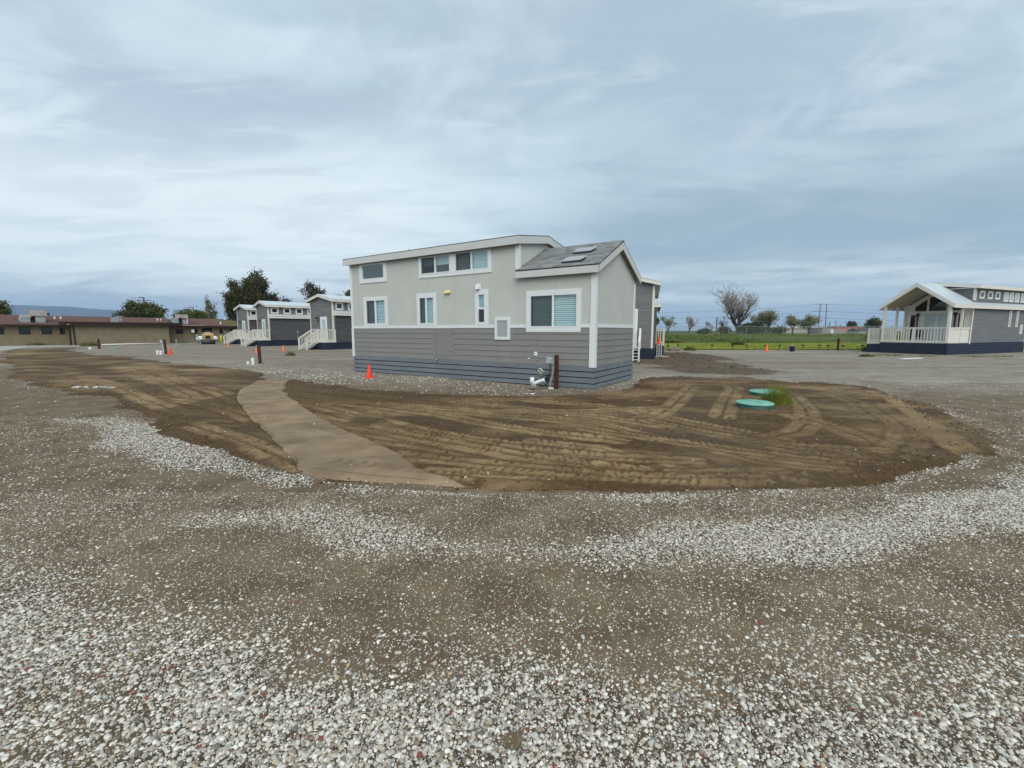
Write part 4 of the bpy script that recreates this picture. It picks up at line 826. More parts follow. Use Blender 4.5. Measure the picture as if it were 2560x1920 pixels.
# ------------------------------------------------------------------ grey homes with gable front, landing and stairs (x along the front to the right corner, y back)
def laps(mb, P0, ux, L, z0, z1, nrm, pitch=.17, proud=.014, wfun=None):
    """stack of lap boards on a wall starting at P0 along ux, facing nrm; wfun(z) gives (start, end)"""
    z = z0; ux, nrm = Vector(ux), Vector(nrm); P0 = Vector(P0)
    while z < z1 - .02:
        zt = min(z + pitch, z1); a, b = (0, L) if wfun is None else wfun((z + zt) / 2)
        if b - a > .05:
            A, B = P0 + ux * a, P0 + ux * b; up = Vector((0, 0, 1))
            q = [A + up * z, B + up * z, B + up * z + nrm * proud, A + up * z + nrm * proud, A + up * zt, B + up * zt, B + up * zt + nrm * .003, A + up * zt + nrm * .003]
            mb.hexa([tuple(p) for p in q])
        z += pitch
    return mb
def railing(parent, pts, h, nb, name='railing', m='cream', post_ends=(True, True), low=.10):
    """one straight rail run with its balusters; pts are floor points"""
    a, b = Vector(pts[0]), Vector(pts[1]); mb = MB(); up = Vector((0, 0, h))
    mb.beam(a + up, b + up, .10, .04); mb.beam(a + Vector((0, 0, h - .06)), b + Vector((0, 0, h - .06)), .04, .07); mb.beam(a + Vector((0, 0, low)), b + Vector((0, 0, low)), .04, .08)
    for e, p in zip(post_ends, (a, b)):
        if e: mb.box(p.x - .045, p.x + .045, p.y - .045, p.y + .045, p.z - .12 if e is True else e, p.z + h - .02)
    r = mb.obj(name, M[m], parent)
    bm_ = BX(-.019, .019, -.019, .019, 0, 1).mesh('baluster', M[m])
    for k in range(nb):
        p = a.lerp(b, (k + .5) / nb); inst('baluster', bm_, r, (p.x, p.y, p.z - .10), (1, 1, h))
    return r
def window(parent, x, z0, z1, w, y=0, tr=.12, pane=None, axis='x', s=1):
    """trimmed window on a wall facing -y (axis x) or facing +x (axis y); x is its centre along the wall"""
    f, p, t = MB(), MB(), MB()
    frame_mb(t, x - w / 2 - tr, x + w / 2 + tr, z0 - tr, z1 + tr, tr - .002, y - .030, y - .001)
    frame_mb(f, x - w / 2, x + w / 2, z0, z1, .03, y - .022, y - .002); p.box(x - w / 2 + .03, x + w / 2 - .03, y - .012, y - .003, z0 + .03, z1 - .03)
    if axis == 'y':
        for q in (f, p, t): q.v = [(-b_, a_, c_) for a_, b_, c_ in q.v]
    wo_ = t.obj('window', M['cream'], parent); f.obj('sash', M['alum'], wo_); p.obj('pane', pane or M['glassdark'], wo_); return wo_
def grey_home(label, cat='house', group=None, LR=.31):
    g = thing('grey_cabin', label, cat, (0, 0, 0), 0, group); W3, L, ze, zp = 3.3, 10.4, 4.08, 4.52
    MB().prism([(-W3, 0, .62), (0, 0, .62), (0, 0, ze + .1), (-W3 / 2, 0, zp + .06), (-W3, 0, ze + .1)], (0, L, 0)).obj('wall', M['gwall'], g)
    fs = MB(); wf = lambda z: (.09, W3 - .09) if z < ze else (max(.09, (z - ze) / (zp - ze) * W3 / 2), W3 - max(.09, (z - ze) / (zp - ze) * W3 / 2))
    laps(fs, (-W3, -.001, 0), (1, 0, 0), W3, .63, zp, (0, -1, 0), wfun=wf); fs.obj('front_siding', M['gwall'], g, kind='stuff')
    ss = MB(); laps(ss, (.001, .10, 0), (0, 1, 0), L - .2, 3.30, 4.08, (1, 0, 0)); ss.obj('upper_siding', M['gwall'], g, kind='stuff')
    lo = BX(0, .16, .12, L, .62, 2.98).obj('side_bay', M['gdark'], g)
    ls = MB(); laps(ls, (.161, .12, 0), (0, 1, 0), L - .12, .63, 2.92, (1, 0, 0)); laps(ls, (0, .119, 0), (1, 0, 0), .16, .63, 2.92, (0, -1, 0)); ls.obj('bay_siding', M['gdark'], g, kind='stuff')
    MB().prism([(.002, .06, 3.02), (.40, .06, 3.10), (.40, .06, 3.125), (.002, .06, 3.34)], (0, L, 0)).obj('lean_to_roof', M['roofmetal'], g)
    BX(.36, .385, .06, L + .06, 2.90, 3.10).obj('lean_to_fascia', M['cream'], g); BX(.002, .36, .07, .09, 2.90, 3.09).obj('lean_to_fascia', M['cream'], g)
    ribs = MB()
    for k in range(22): ribs.beam((.01, .2 + k * .46, 3.345), (.40, .2 + k * .46, 3.13), .03, .025)
    ribs.obj('roof_rib', M['roofmetal'], g, kind='stuff')
    for k in range(7): window(g, .66 + 1.26 * k, 3.50, 3.94, .54, -.012, axis='y')
    for bx in ((-.09, .022, -.025, -.001, .62, ze), (.001, .022, -.001, .11, .62, ze), (-W3 - .02, -W3 + .09, -.025, -.001, .62, ze)): BX(*bx).obj('corner_board', M['cream'], g)
    for dz, z0_ in ((0, 0),):
        gable_roof = MB(); gable_roof.prism([(-W3 - .32, -.28, ze + .17), (-W3 / 2, -.28, zp + .215), (.32, -.28, ze + .17), (.32, -.28, ze + .205), (-W3 / 2, -.28, zp + .25), (-W3 - .32, -.28, ze + .205)], (0, L + .5, 0)); gr = gable_roof.obj('roof', M['roofmetal'], g)
    rb = MB()
    for k in range(23):
        y = -.2 + k * .46; rb.beam((.32, y, ze + .215), (-W3 / 2, y, zp + .26), .03, .03); rb.beam((-W3 - .32, y, ze + .215), (-W3 / 2, y, zp + .26), .03, .03)
    rb.obj('roof_rib', M['roofmetal'], g, kind='stuff')
    f2 = lambda x0, z0, x1, z1, y, th: MB().prism([(x0, y, z0 - .2), (x1, y, z1 - .2), (x1, y, z1), (x0, y, z0)], (0, th, 0)).obj('fascia', M['cream'], g)
    for y in (-.265, L + .19): f2(.31, ze + .17, -W3 / 2, zp + .21, y, .024); f2(-W3 - .31, ze + .17, -W3 / 2, zp + .21, y, .024)
    BX(.286, .310, -.24, L + .19, ze - .02, ze + .168).obj('fascia', M['cream'], g); BX(-W3 - .31, -W3 - .286, -.24, L + .19, ze - .02, ze + .168).obj('fascia', M['cream'], g)
    MB().prism([(-W3 - .28, -.24, ze + .13), (-W3 / 2, -.24, zp + .17), (.28, -.24, ze + .13), (.28, -.24, ze + .16), (-W3 / 2, -.24, zp + .2), (-W3 - .28, -.24, ze + .16)], (0, L + .4, 0)).obj('soffit', M['cream'], g)
    # skirting in boards
    sk = BX(-W3 - .005, .145, .02, L, -.1, .60).obj('skirting_backing', M['dark'], g); s2 = MB()
    for k in range(4):
        z = -.05 + .0 if k == 0 else .012 + .155 * k
        zt = .15 + .155 * k - .008
        s2.box(-W3 - .015, .16, -.012, .015, z, zt); s2.box(.146, .165, .016, L, z, zt); s2.box(-W3 - .022, -W3 - .006, .016, L, z, zt)
    s2.obj('skirting', M['navy'], g, kind='stuff')
    # door, light
    d = MB(); frame_mb(d, -1.80, -.84, .72, 2.82, .10, -.035, -.014); dt = d.obj('door_trim', M['white'], g)
    dd = BX(-1.70, -.94, -.028, -.014, .75, 2.72).obj('door', M['doorp'], g); BX(-1.57, -1.07, -.034, -.0285, 1.0, 2.58).obj('door_pane', M['frost'], dd); MB().lathe([(.02, 0), (.03, .03), (.02, .06)], 10).obj('handle', M['lampblack'], dd).location = (-1.62, -.07, 1.68)
    la = MB().lathe([(.02, .12), (.16, .0), (.17, -.02), (.02, .0)], 14, (-2.06, -.2, 2.66)); la.tube([(-2.06, -.015, 2.70), (-2.06, -.12, 2.86), (-2.06, -.2, 2.78)], .018, 6); lo_ = la.obj('wall_lamp', M['lampblack'], g, True); MB().lathe([(.04, .0), (.07, -.07), (.03, -.13)], 10, (-2.06, -.2, 2.65)).obj('bulb', M['frost'], lo_, True)
    # landing and stairs
    dk = BX(-1.80, LR + .05, -1.06, -.04, .62, .72).obj('landing', M['cream'], g); ds = MB()
    for k in range(4): ds.box(-1.78, LR + .03, -1.03, -1.012, -.05 if k == 0 else .012 + .155 * k, .142 + .155 * k); ds.box(LR + .012, LR + .03, -1.011, -.05, -.05 if k == 0 else .012 + .155 * k, .142 + .155 * k)
    ds.box(-1.7, LR, -1.0, -.06, -.05, .6); ds.obj('landing_skirting', M['navy'], g, kind='stuff')
    for k in range(4):
        BX(-1.74, -.65, -1.34 - .27 * k, -1.062 - .27 * k, .54 - .155 * k, .575 - .155 * k).obj('step', M['cream'], g)
        BX(-1.70, -.69, -1.085 - .27 * k, -1.065 - .27 * k, -.05, .54 - .155 * k).obj('riser', M['navy'], g)
    railing(g, [(LR, -.08, .72), (LR, -1.0, .72)], 1.0, 6)
    if LR > 0: railing(g, [(LR, -1.0, .72), (-.66, -1.0, .72)], 1.0, 7, post_ends=(False, True)); railing(g, [(-1.73, -1.0, .72), (-1.73, -.08, .72)], 1.0, 6)
    for x in (-.66, -1.73): railing(g, [(x, -1.02, .72), (x, -2.14, .06)], .93, 8, 'stair_railing', post_ends=(False, -.05), low=.16)
    return g
g3 = grey_home('grey cabin nearest left of the tiny house, its frosted door and lamp above white stairs', group='grey cabins with white stairs')
def place(o, x, y, deg, label=None):
    o.location = (x, y, 0); o.rotation_euler = (0, 0, R(-deg))
    if label: o['label'] = label
place(g3, -15.35, 38.1, 33.5)
g2 = copy_tree(g3); place(g2, -25.45, 46.4, 42, 'middle grey cabin of the three on the left, three clerestory windows showing')
g1 = copy_tree(g3); place(g1, -31.75, 53.4, 39.5, 'farthest grey cabin, beside the brown roofed building, one clerestory window showing')
g4 = grey_home('grey cabin behind the right end of the tiny house, air conditioner at its corner', group='grey cabins with white stairs', LR=-.66); place(g4, 7.86, 24.7, 17.5)
railing(g4, [(.16, 5.2, .72), (.72, 5.2, .72)], 1.0, 4, 'side_railing')
BX(.16, .75, 5.2, 6.4, -.05, .7).obj('side_landing', M['navy'], g4)
ub = BX(.17, .24, 2.75, 2.93, 1.35, 1.62).obj('meter_box', M['metal'], g2); MB().tube([(.2, 2.84, 1.35), (.2, 2.84, .5)], .03, 6).obj('conduit', M['conduit'], g2)

# air conditioner with a cone on top
ac = thing('air_conditioner', 'grey outdoor air conditioner with grid grille beside the cabin corner', 'air conditioner', (9.07, 27.3, .0), R(-12))
BX(-.15, .17, -.30, .30, .06, .78).obj('body', M['metal'], ac); gr = MB(); gr.box(-.11, .13, -.304, -.302, .10, .75); go_ = gr.obj('grille', M['dark'], ac); bars = MB()
for k in range(6): bars.box(-.125, .145, -.316, -.305, .085 + .128 * k, .105 + .128 * k)
bars.box(.0, .02, -.318, -.3065, .10, .75); bars.box(-.135, -.115, -.316, -.305, .08, .77); bars.box(.135, .155, -.316, -.305, .08, .77); bars.obj('grille_bar', M['alum'], go_)
BX(-.16, .18, -.29, -.22, -.02, .06).obj('foot', M['black'], ac); BX(-.16, .18, .22, .29, -.02, .06).obj('foot', M['black'], ac)
dc = thing('disconnect_box', 'black electrical box on legs between the grey cabin corner and the air conditioner', 'electrical box', (8.62, 27.2, 0), R(-12)); BX(-.15, .15, -.08, .08, .25, .74).obj('cabinet', M['black'], dc); BX(-.06, .02, -.04, .04, .74, .9).obj('stem', M['black'], dc); BX(-.12, -.07, -.05, .0, -.05, .25).obj('leg', M['black'], dc); BX(.07, .12, -.05, .0, -.05, .25).obj('leg', M['black'], dc)
acp = MB(); acp.box(8.4, 9.6, 26.7, 27.9, -.05, .035); acp.obj('concrete_pad', M['concrete'], kind='structure')

# ------------------------------------------------------------------ porch cabin on the right (x along the long side away to the right, y to the left along the front)
CB = thing('porch_cabin', 'blue grey cabin on the right with cream railed porch under a steep pale metal gable', 'house', (28.68, 29.08, 0), math.atan2(.389, .921))
WY, LX, PX0, zf = 3.81, 10.7, 2.8, .79
ze_, zp_ = 3.32, 4.86
BX(PX0, LX, 0, WY, zf, 4.50).obj('wall', M['gcab'], CB)
cs = MB(); laps(cs, (PX0 + .06, -.001, 0), (1, 0, 0), LX - PX0 - .12, zf, 3.16, (0, -1, 0)); laps(cs, (PX0 + .06, -.001, 0), (1, 0, 0), LX - PX0 - .12, 3.62, 4.46, (0, -1, 0)); cs.obj('siding', M['gcab'], CB, kind='stuff')
MB().prism([(PX0 - .0, .0, 3.40), (PX0, WY, 3.40), (PX0, WY, 4.5), (PX0, WY / 2, 4.78), (PX0, 0, 4.5)], (-.02, 0, 0)).obj('step_wall', M['gcab'], CB)
# porch back wall in cream with glass
BX(PX0 - .05, PX0 - .021, .01, WY - .01, zf, 3.50).obj('porch_wall', M['cream'], CB)
MB().prism([(PX0 - .05, .3, 3.5), (PX0 - .05, WY - .3, 3.5), (PX0 - .05, WY / 2, 4.6)], (.028, 0, 0)).obj('gable_wall', M['cream'], CB)
def pw(y0, y1, z0, z1, m='glassdark', tr=.07, name='window'):
    t = MB(); xx = PX0 - .05
    for a in ((y0 - tr, y0, z0 - tr, z1 + tr), (y1, y1 + tr, z0 - tr, z1 + tr), (y0, y1, z0 - tr, z0), (y0, y1, z1, z1 + tr)): t.box(xx - .025, xx - .002, *a)
    o = t.obj(name, M['cream'], CB); BX(xx - .012, xx - .003, y0 + .001, y1 - .001, z0 + .001, z1 - .001).obj('pane', M[m], o); return o
pw(3.12, 3.42, 1.05, 2.75); pw(.40, .70, 1.05, 2.75)
sd_ = pw(1.02, 2.72, zf + .1, 2.85, 'frost', .10, 'sliding_door'); BX(PX0 - .085, PX0 - .063, 1.82, 1.92, zf + .1, 2.85).obj('stile', M['cream'], sd_); BX(PX0 - .085, PX0 - .063, 1.02, 1.14, zf + .1, 2.85).obj('stile', M['cream'], sd_); BX(PX0 - .085, PX0 - .063, 2.60, 2.72, zf + .1, 2.85).obj('stile', M['cream'], sd_)
gz = lambda y: 3.06 + (1 - abs(y - WY / 2) / (WY / 2)) * 1.46
for y0, y1 in ((.62, 1.28), (1.42, 2.39), (2.53, 3.2)):
    ys = [y0, y1] if not y0 < WY / 2 < y1 else [y0, WY / 2, y1]
    MB().prism([(PX0 - .062, y0, 3.02), (PX0 - .062, y1, 3.02)] + [(PX0 - .062, y, min(4.15, gz(y) - .18)) for y in ys[::-1]], (.010, 0, 0)).obj('gable_window', M['glassdark'], CB)
for y in (2.98, .86):
    lm_ = MB().lathe([(.02, .26), (.12, .18), (.14, .15), (.08, .13), (.06, -.02), (.03, -.05)], 10, (PX0 - .14, y, 2.62)); lm_.box(PX0 - .17, PX0 - .11, y - .035, y + .035, 1.5, 2.58); lm_.obj('porch_lamp', M['lampblack'], CB)
# porch floor, skirting
BX(0, PX0 - .06, .0, WY, zf - .10, zf).obj('porch_floor', M['cream'], CB)
sk = MB()
for k in range(4):
    z0, z1 = (-.06 if k == 0 else .20 * k - .012), .20 * k + .172
    sk.box(-.02, LX, -.02, -.001, z0, min(z1, .77)); sk.box(-.02, -.001, .0, WY + .02, z0, min(z1, .77)); sk.box(0, LX, WY + .001, WY + .02, z0, min(z1, .77)); sk.box(LX - .001, LX + .02, .0, WY, z0, min(z1, .77))
sk.obj('skirting', M['navy'], CB, kind='stuff'); BX(.02, LX - .02, .02, WY - .02, -.06, zf - .12).obj('skirting_backing', M['dark'], CB)
# posts
for x, y, w in ((.07, .07, .075), (.07, WY - .07, .075), (1.6, WY - .07, .06), (1.6, .07, .06), (PX0 - .12, WY - .06, .055)):
    MB().box(x - w, x + w, y - w, y + w, zf, 3.36).box(x - w - .03, x + w + .03, y - w - .03, y + w + .03, zf, zf + .07).obj('porch_post', M['cream'], CB)
railing(CB, [(.07, .16, zf), (.07, WY / 2, zf)], 1.03, 10, post_ends=(False, -1)); railing(CB, [(.07, WY / 2, zf), (.07, WY - .16, zf)], 1.03, 11, post_ends=(False, False)); railing(CB, [(.16, WY - .07, zf), (1.55, WY - .07, zf)], 1.03, 9, post_ends=(False, False))
BX(.03, .11, WY / 2 - .05, WY / 2 + .05, zf - .06, zf + 1.03).obj('rail_post', M['cream'], CB)
hw_ = BX(.16, PX0 - .06, .045, .095, zf + .02, zf + .93).obj('half_wall', M['cream'], CB); BX(.16, PX0 - .06, .01, .13, zf + .93, zf + 1.03).obj('rail', M['cream'], hw_)
BX(PX0 - .1, PX0 + .02, -.03, -.001, zf - .1, 3.2).obj('corner_board', M['cream'], CB); BX(PX0 - .0, PX0 + .11, -.024, -.003, 3.6, 4.44).obj('corner_board', M['cream'], CB); BX(LX - .12, LX + .02, -.024, -.003, zf - .05, 3.2).obj('corner_board', M['cream'], CB); BX(PX0 - .045, PX0 - .0205, -.02, .10, 3.66, 4.44).obj('corner_board', M['cream'], CB)
# steep front gable roof, white metal
oy = .22; spx = -.16
sz = (zp_ - ze_) / (WY / 2 + oy)
MB().prism([(spx, -oy, ze_), (spx, WY / 2, zp_), (spx, WY + oy, ze_), (spx, WY + oy, ze_ + .035), (spx, WY / 2, zp_ + .035), (spx, -oy, ze_ + .035)], (PX0 - spx - .0, 0, 0)).obj('porch_roof', M['roofmetal'], CB)
MB().prism([(spx + .04, -oy + .05, ze_ - .05), (spx + .04, WY / 2, zp_ - .09), (spx + .04, WY + oy - .05, ze_ - .05), (spx + .04, WY + oy - .05, ze_ - .02), (spx + .04, WY / 2, zp_ - .06), (spx + .04, -oy + .05, ze_ - .02)], (PX0 - spx - .08, 0, 0)).obj('porch_ceiling', M['cedar'], CB)
fx = lambda y0, y1: MB().prism([(spx - .002, y0, ze_ - .23), (spx - .002, y1, zp_ - .27), (spx - .002, y1, zp_ - .003), (spx - .002, y0, ze_ - .003)], (-.025, 0, 0)).obj('fascia', M['cream'], CB)
fx(-oy, WY / 2); fx(WY + oy, WY / 2)
BX(spx, LX + .2, -oy - .024, -oy - .001, ze_ - .23, ze_ - .004).obj('fascia', M['cream'], CB); BX(spx, LX + .2, WY + oy + .001, WY + oy + .024, ze_ - .23, ze_ - .004).obj('fascia', M['cream'], CB)
MB().prism([(PX0 + .0, -oy, ze_), (PX0, -.002, ze_ + sz * oy), (PX0, -.002, ze_ + sz * oy + .035), (PX0, -oy, ze_ + .035)], (LX + .2 - PX0, 0, 0)).obj('lean_to_roof', M['roofmetal'], CB)
rb = MB()
for k in range(7):
    x = .05 + .42 * k; rb.beam((x, -oy, ze_ + .045), (x, WY / 2, zp_ + .045), .03, .03); rb.beam((x, WY + oy, ze_ + .045), (x, WY / 2, zp_ + .045), .03, .03)
rb.obj('roof_rib', M['roofmetal'], CB, kind='stuff')
# tall part roof
MB().prism([(PX0 - .3, -.3, 4.64), (PX0 - .3, WY / 2, 4.96), (PX0 - .3, WY + .3, 4.64), (PX0 - .3, WY + .3, 4.675), (PX0 - .3, WY / 2, 4.995), (PX0 - .3, -.3, 4.675)], (LX - PX0 + .6, 0, 0)).obj('roof', M['roofmetal'], CB)
for y0 in (-.3, WY + .3): MB().prism([(PX0 - .302, y0, 4.42), (PX0 - .302, WY / 2, 4.74), (PX0 - .302, WY / 2, 4.955), (PX0 - .302, y0, 4.638)], (-.024, 0, 0)).obj('fascia', M['cream'], CB)
BX(PX0 - .32, LX + .3, -.324, -.301, 4.42, 4.638).obj('fascia', M['cream'], CB); BX(PX0 - .3, LX + .28, -.29, WY + .29, 4.46, 4.49).obj('soffit', M['cream'], CB)
for x in (3.62, 4.72, 5.75): window(CB, x, 3.86, 4.22, .46, -.016, .09)
for x in (6.95, 7.75, 8.6, 9.5): window(CB, x, 3.72, 4.25, .5, -.016, .08, M['frost'])
for x in (7.95, 9.05):
    window(CB, x, 1.95, 2.95, .17, -.016, .08); BX(x - .09, x + .09, -.034, -.018, 2.42, 2.48).obj('window_rail', M['cream'], CB)
    BX(x + .16, x + .26, -.08, -.018, 3.02, 3.12).obj('vent_hood', M['cream'], CB)
window(CB, 9.85, 1.45, 1.95, .22, -.016, .09, M['panelgrey'])
MB().lathe([(.05, 0), (.03, .05), (.03, .25)], 8, (7.6, .9, 4.74)).obj('vent_pipe', M['metal'], CB)
# side landing and stairs, left of the porch
BX(.25, 1.5, WY + .06, WY + 1.0, zf - .14, zf - .06).obj('side_landing', M['cream'], CB); s3 = MB()
for k in range(3): s3.box(.25, 1.5, WY + .98, WY + 1.0, -.06 if k == 0 else .2 * k, .2 * k + .18); s3.box(.23, .249, WY + .03, WY + 1.0, -.06 if k == 0 else .2 * k, .2 * k + .18)
s3.box(.26, 1.48, WY + .03, WY + .97, -.06, .62); s3.obj('landing_skirting', M['navy'], CB, kind='stuff')
railing(CB, [(.28, WY + .06, zf - .06), (.28, WY + .96, zf - .06)], 1.05, 6, post_ends=(False, True), low=.14); railing(CB, [(.28, WY + .96, zf - .06), (1.45, WY + .96, zf - .06)], 1.05, 7, post_ends=(False, True), low=.14)
# porch furniture seen through the rail
ch = thing('porch_chair', 'dark low chair on the porch behind the cream railing', 'chair', (CB.matrix_basis @ Vector((2.2, 2.75, zf))), math.atan2(.389, .921))
BX(-.25, .25, -.25, .25, .32, .40).obj('seat', M['trousers'], ch); BX(.2, .27, -.25, .25, .40, .86).obj('backrest', M['trousers'], ch)
for sx in (-.22, .2):
    for sy in (-.24, .2): BX(sx, sx + .05, sy, sy + .05, 0, .32).obj('leg', M['lampblack'], ch)
# ------------------------------------------------------------------ long brown roofed building on the left (x along its length, y away)
UA = R(55); Nn = Vector((math.sin(UA), -math.cos(UA), 0))
LB = thing('long_building', 'long low tan stucco building with brown roof and dark eaves on the far left', 'building', tuple(Nn * -69.5), UA)
BX(-12, 12.3, 0, 10, -.2, 2.2).obj('wall', M['stucco'], LB); BX(21.05, 31.2, -.5, 10, -.2, 2.2).obj('wall', M['stucco'], LB); BX(12.31, 21.04, -1.7, 9.9, -.2, 2.35).obj('wall', M['stucco'], LB)
rf = MB(); rf.prism([(-12.6, -.62, 2.26), (-12.6, 5, 3.36), (-12.6, 10.6, 2.26)], (37.5, 0, 0)); rf.obj('roof', M['brownroof'], LB)
eR = MB(); eR.prism([(24.9, -1.1, 2.255), (24.9, 4.99, 3.355), (24.9, 10.6, 2.25)], (3.2, 0, 0)); eR.obj('roof', M['brownroof'], LB)
hp = MB(); hp.add([(28.1, -1.1, 2.255), (31.9, -1.1, 2.255), (31.9, 10.6, 2.25), (28.1, 10.6, 2.25), (28.1, 4.99, 3.355), (30.6, 4.99, 3.345)], [(0, 1, 5, 4), (1, 2, 5), (2, 3, 4, 5), (0, 4, 3), (0, 3, 2, 1)]); hp.obj('roof', M['moss'], LB, label='mossy hipped end of the brown roof')
BX(-12.6, 11.6, -.66, -.62, 2.08, 2.262).obj('fascia', M['brownfascia'], LB); BX(22.3, 31.9, -1.14, -1.10, 2.08, 2.262).obj('fascia', M['brownfascia'], LB)
BX(-12.6, 11.6, -.60, .3, 2.06, 2.10).obj('eave_soffit', M['brownfascia'], LB); BX(22.3, 31.85, -1.09, .3, 2.06, 2.10).obj('eave_soffit', M['brownfascia'], LB)
fr_ = BX(11.55, 22.35, -2.2, 1.5, 2.21, 2.57).obj('flat_roof_edge', M['brownfascia'], LB); BX(11.6, 22.3, -2.15, 3.2, 2.572, 2.60).obj('flat_roof', M['brownroof'], LB)
BX(11.9, 12.05, -1.95, -1.8, -.2, 2.2).obj('porch_post', M['brownfascia'], LB); BX(11.75, 11.95, -2.19, -2.205, 2.24, 2.31).obj('porch_light', M['orangelamp'], LB)
BX(12.29, 12.40, -1.74, -1.69, -.2, 2.2).obj('corner_trim', M['brownfascia'], LB)
def lbwin(x0, x1, z0, z1, y):
    t = MB(); frame_mb(t, x0, x1, z0, z1, .05, y - .03, y - .002); w = t.obj('window', M['brownfascia'], LB); BX(x0 + .05, x1 - .05, y - .015, y - .004, z0 + .05, z1 - .05).obj('pane', M['glassdark'], w); return w
for x0, x1 in ((3.2, 4.3), (5.6, 6.3), (6.35, 7.4), (8.45, 9.25), (10.1, 10.9)): lbwin(x0, x1, 1.22, 1.95, 0)
lbwin(11.5, 11.9, 1.2, 1.9, 0)
lbwin(22.15, 22.95, 1.22, 1.80, -.5); w_ = lbwin(23.75, 24.6, 1.24, 1.86, -.5); wac = BX(23.8, 24.12, -.85, -.53, 1.34, 1.78).obj('window_air_conditioner', M['vinyl'], w_)
dz_ = BX(25.1, 26.35, -.53, -.502, -.05, 1.98).obj('doorway', M['glassdark'], LB); lbwin(27.25, 27.98, 1.22, 1.86, -.5); BX(28.55, 29.4, -.53, -.502, -.05, 1.9).obj('door', M['trousers'], LB)
BX(29.55, 31.0, -1.0, -.502, 1.2, 1.75).obj('dark_canopy', M['brownfascia'], LB); MB().lathe([(.04, 0), (.04, .5), (.09, .5), (.09, .58)], 8, (21.9, -1.1, -.1)).obj('pipe', M['pvc'], LB)
h1 = BX(8.75, 9.45, .55, 1.8, 2.45, 2.98).obj('roof_unit', M['hvac2'], LB); MB().prism([(8.75, .5, 2.99), (9.5, .5, 2.99), (9.6, .5, 3.32), (8.9, .5, 3.32)], (0, 1.1, 0)).obj('duct', M['hvac'], h1); MB().prism([(9.6, .5, 3.2), (10.75, .5, 3.2), (10.8, .5, 3.78), (9.5, .5, 3.78)], (0, 1.2, 0)).obj('cooler', M['hvac'], h1)
BX(9.85, 10.6, .6, 1.7, 2.45, 3.18).obj('curb', M['hvac2'], h1); BX(9.46, 9.84, .8, 1.6, 2.45, 3.15).obj('curb', M['brownfascia'], h1); BX(10.8, 11.0, .8, 1.2, 3.3, 3.55).obj('exhaust', M['brownfascia'], h1)
h2 = BX(16.2, 16.75, .3, 1.2, 2.55, 3.2).obj('roof_unit', M['hvac2'], LB); MB().lathe([(.25, 0), (.25, .3), (.34, .3), (.34, .42), (.22, .44), (.22, .7), (.3, .74), (.28, .82)], 12, (16.95, .6, 2.5)).obj('exhaust_fan', M['hvac2'], h2); BX(16.18, 16.27, .4, .5, 3.2, 3.5).obj('pipe', M['brownfascia'], h2)
h3 = MB().prism([(21.85, .5, 3.12), (22.35, .5, 2.5), (22.9, .5, 2.5), (22.9, .5, 3.3), (22.3, .5, 3.35)], (0, 1.1, 0)).obj('roof_unit', M['hvac2'], LB); BX(22.9, 24.0, .5, 1.6, 3.3, 3.76).obj('cooler', M['hvac'], h3); BX(22.95, 23.35, .6, 1.5, 2.5, 3.29).obj('curb', M['black'], h3); BX(23.36, 23.85, .6, 1.5, 2.5, 3.0).obj('curb', M['hvac2'], h3); BX(23.86, 23.93, .55, .65, 2.5, 3.29).obj('strut', M['alum'], h3); BX(22.3, 25.2, -1.2, -.5, 2.264, 2.33).obj('roof_flashing', M['concrete'], LB)
for x, y, z in ((11.75, 3.2, 2.95), (12.25, 3.2, 2.95), (21.4, 3.2, 2.95), (21.76, 3.2, 2.95), (27.9, .6, 2.58), (30.2, 4.8, 3.3)): MB().lathe([(.14, 0), (.06, .12), (.05, .24), (.09, .24), (.09, .3)], 8, (x, y, z)).obj('roof_vent', M['pvc'], LB)

# ------------------------------------------------------------------ small things on the ground
def gz(x, y): return float(zat(x, y))
def cone_mesh(h, wb):
    b = MB().box(-wb, wb, -wb, wb, 0, .025).mesh('base', M['cone']); c = MB().lathe([(wb * .72, .025), (wb * .70, .045), (.035, h - .01), (.028, h)], 20).mesh('body', M['cone'], True); return b, c
def cone(label, x, y, h, z=None, wb=.14, m=None, rz=0.3, tilt=(0, 0)):
    t = thing('traffic_cone', label, 'traffic cone', (x, y, gz(x, y) if z is None else z), rz, 'traffic cones'); t.rotation_euler = (tilt[0], tilt[1], rz)
    b, c = cone_mesh(h, wb)
    if m:
        for q in (b, c): q.materials[0] = m
    inst('base', b, t, (0, 0, 0)); inst('body', c, t, (0, 0, 0)); return t
cone('bright orange cone on gravel in front of the tiny house skirting', -4.84, 14.86, .46, wb=.135)
cone('orange cone beside a red timber post on the left gravel', -23.05, 29.7, .46)
cone('small faded cone in front of the leftmost white stairs', -27.87, 43.3, .44, m=M['conefade'])
cone('cone half hidden behind the middle red timber post', -18.5, 31.9, .40, m=M['conefade'])
cone('faded orange cone on gravel left of the nearest white stairs', -18.0, 34.7, .46, m=M['conefade'])
cone('orange cone standing on top of the grey air conditioner', 9.07, 27.3, .46, z=.782, wb=.13)
lc = cone('worn orange cone with a wooden stake leaning through it by the lawn edge', 19.9, 34.45, .55, m=M['conefade'], wb=.17); MB().tube([(.05, 0, .1), (.16, 0, .86)], .022, 6).obj('stake', M['moss2'], lc)
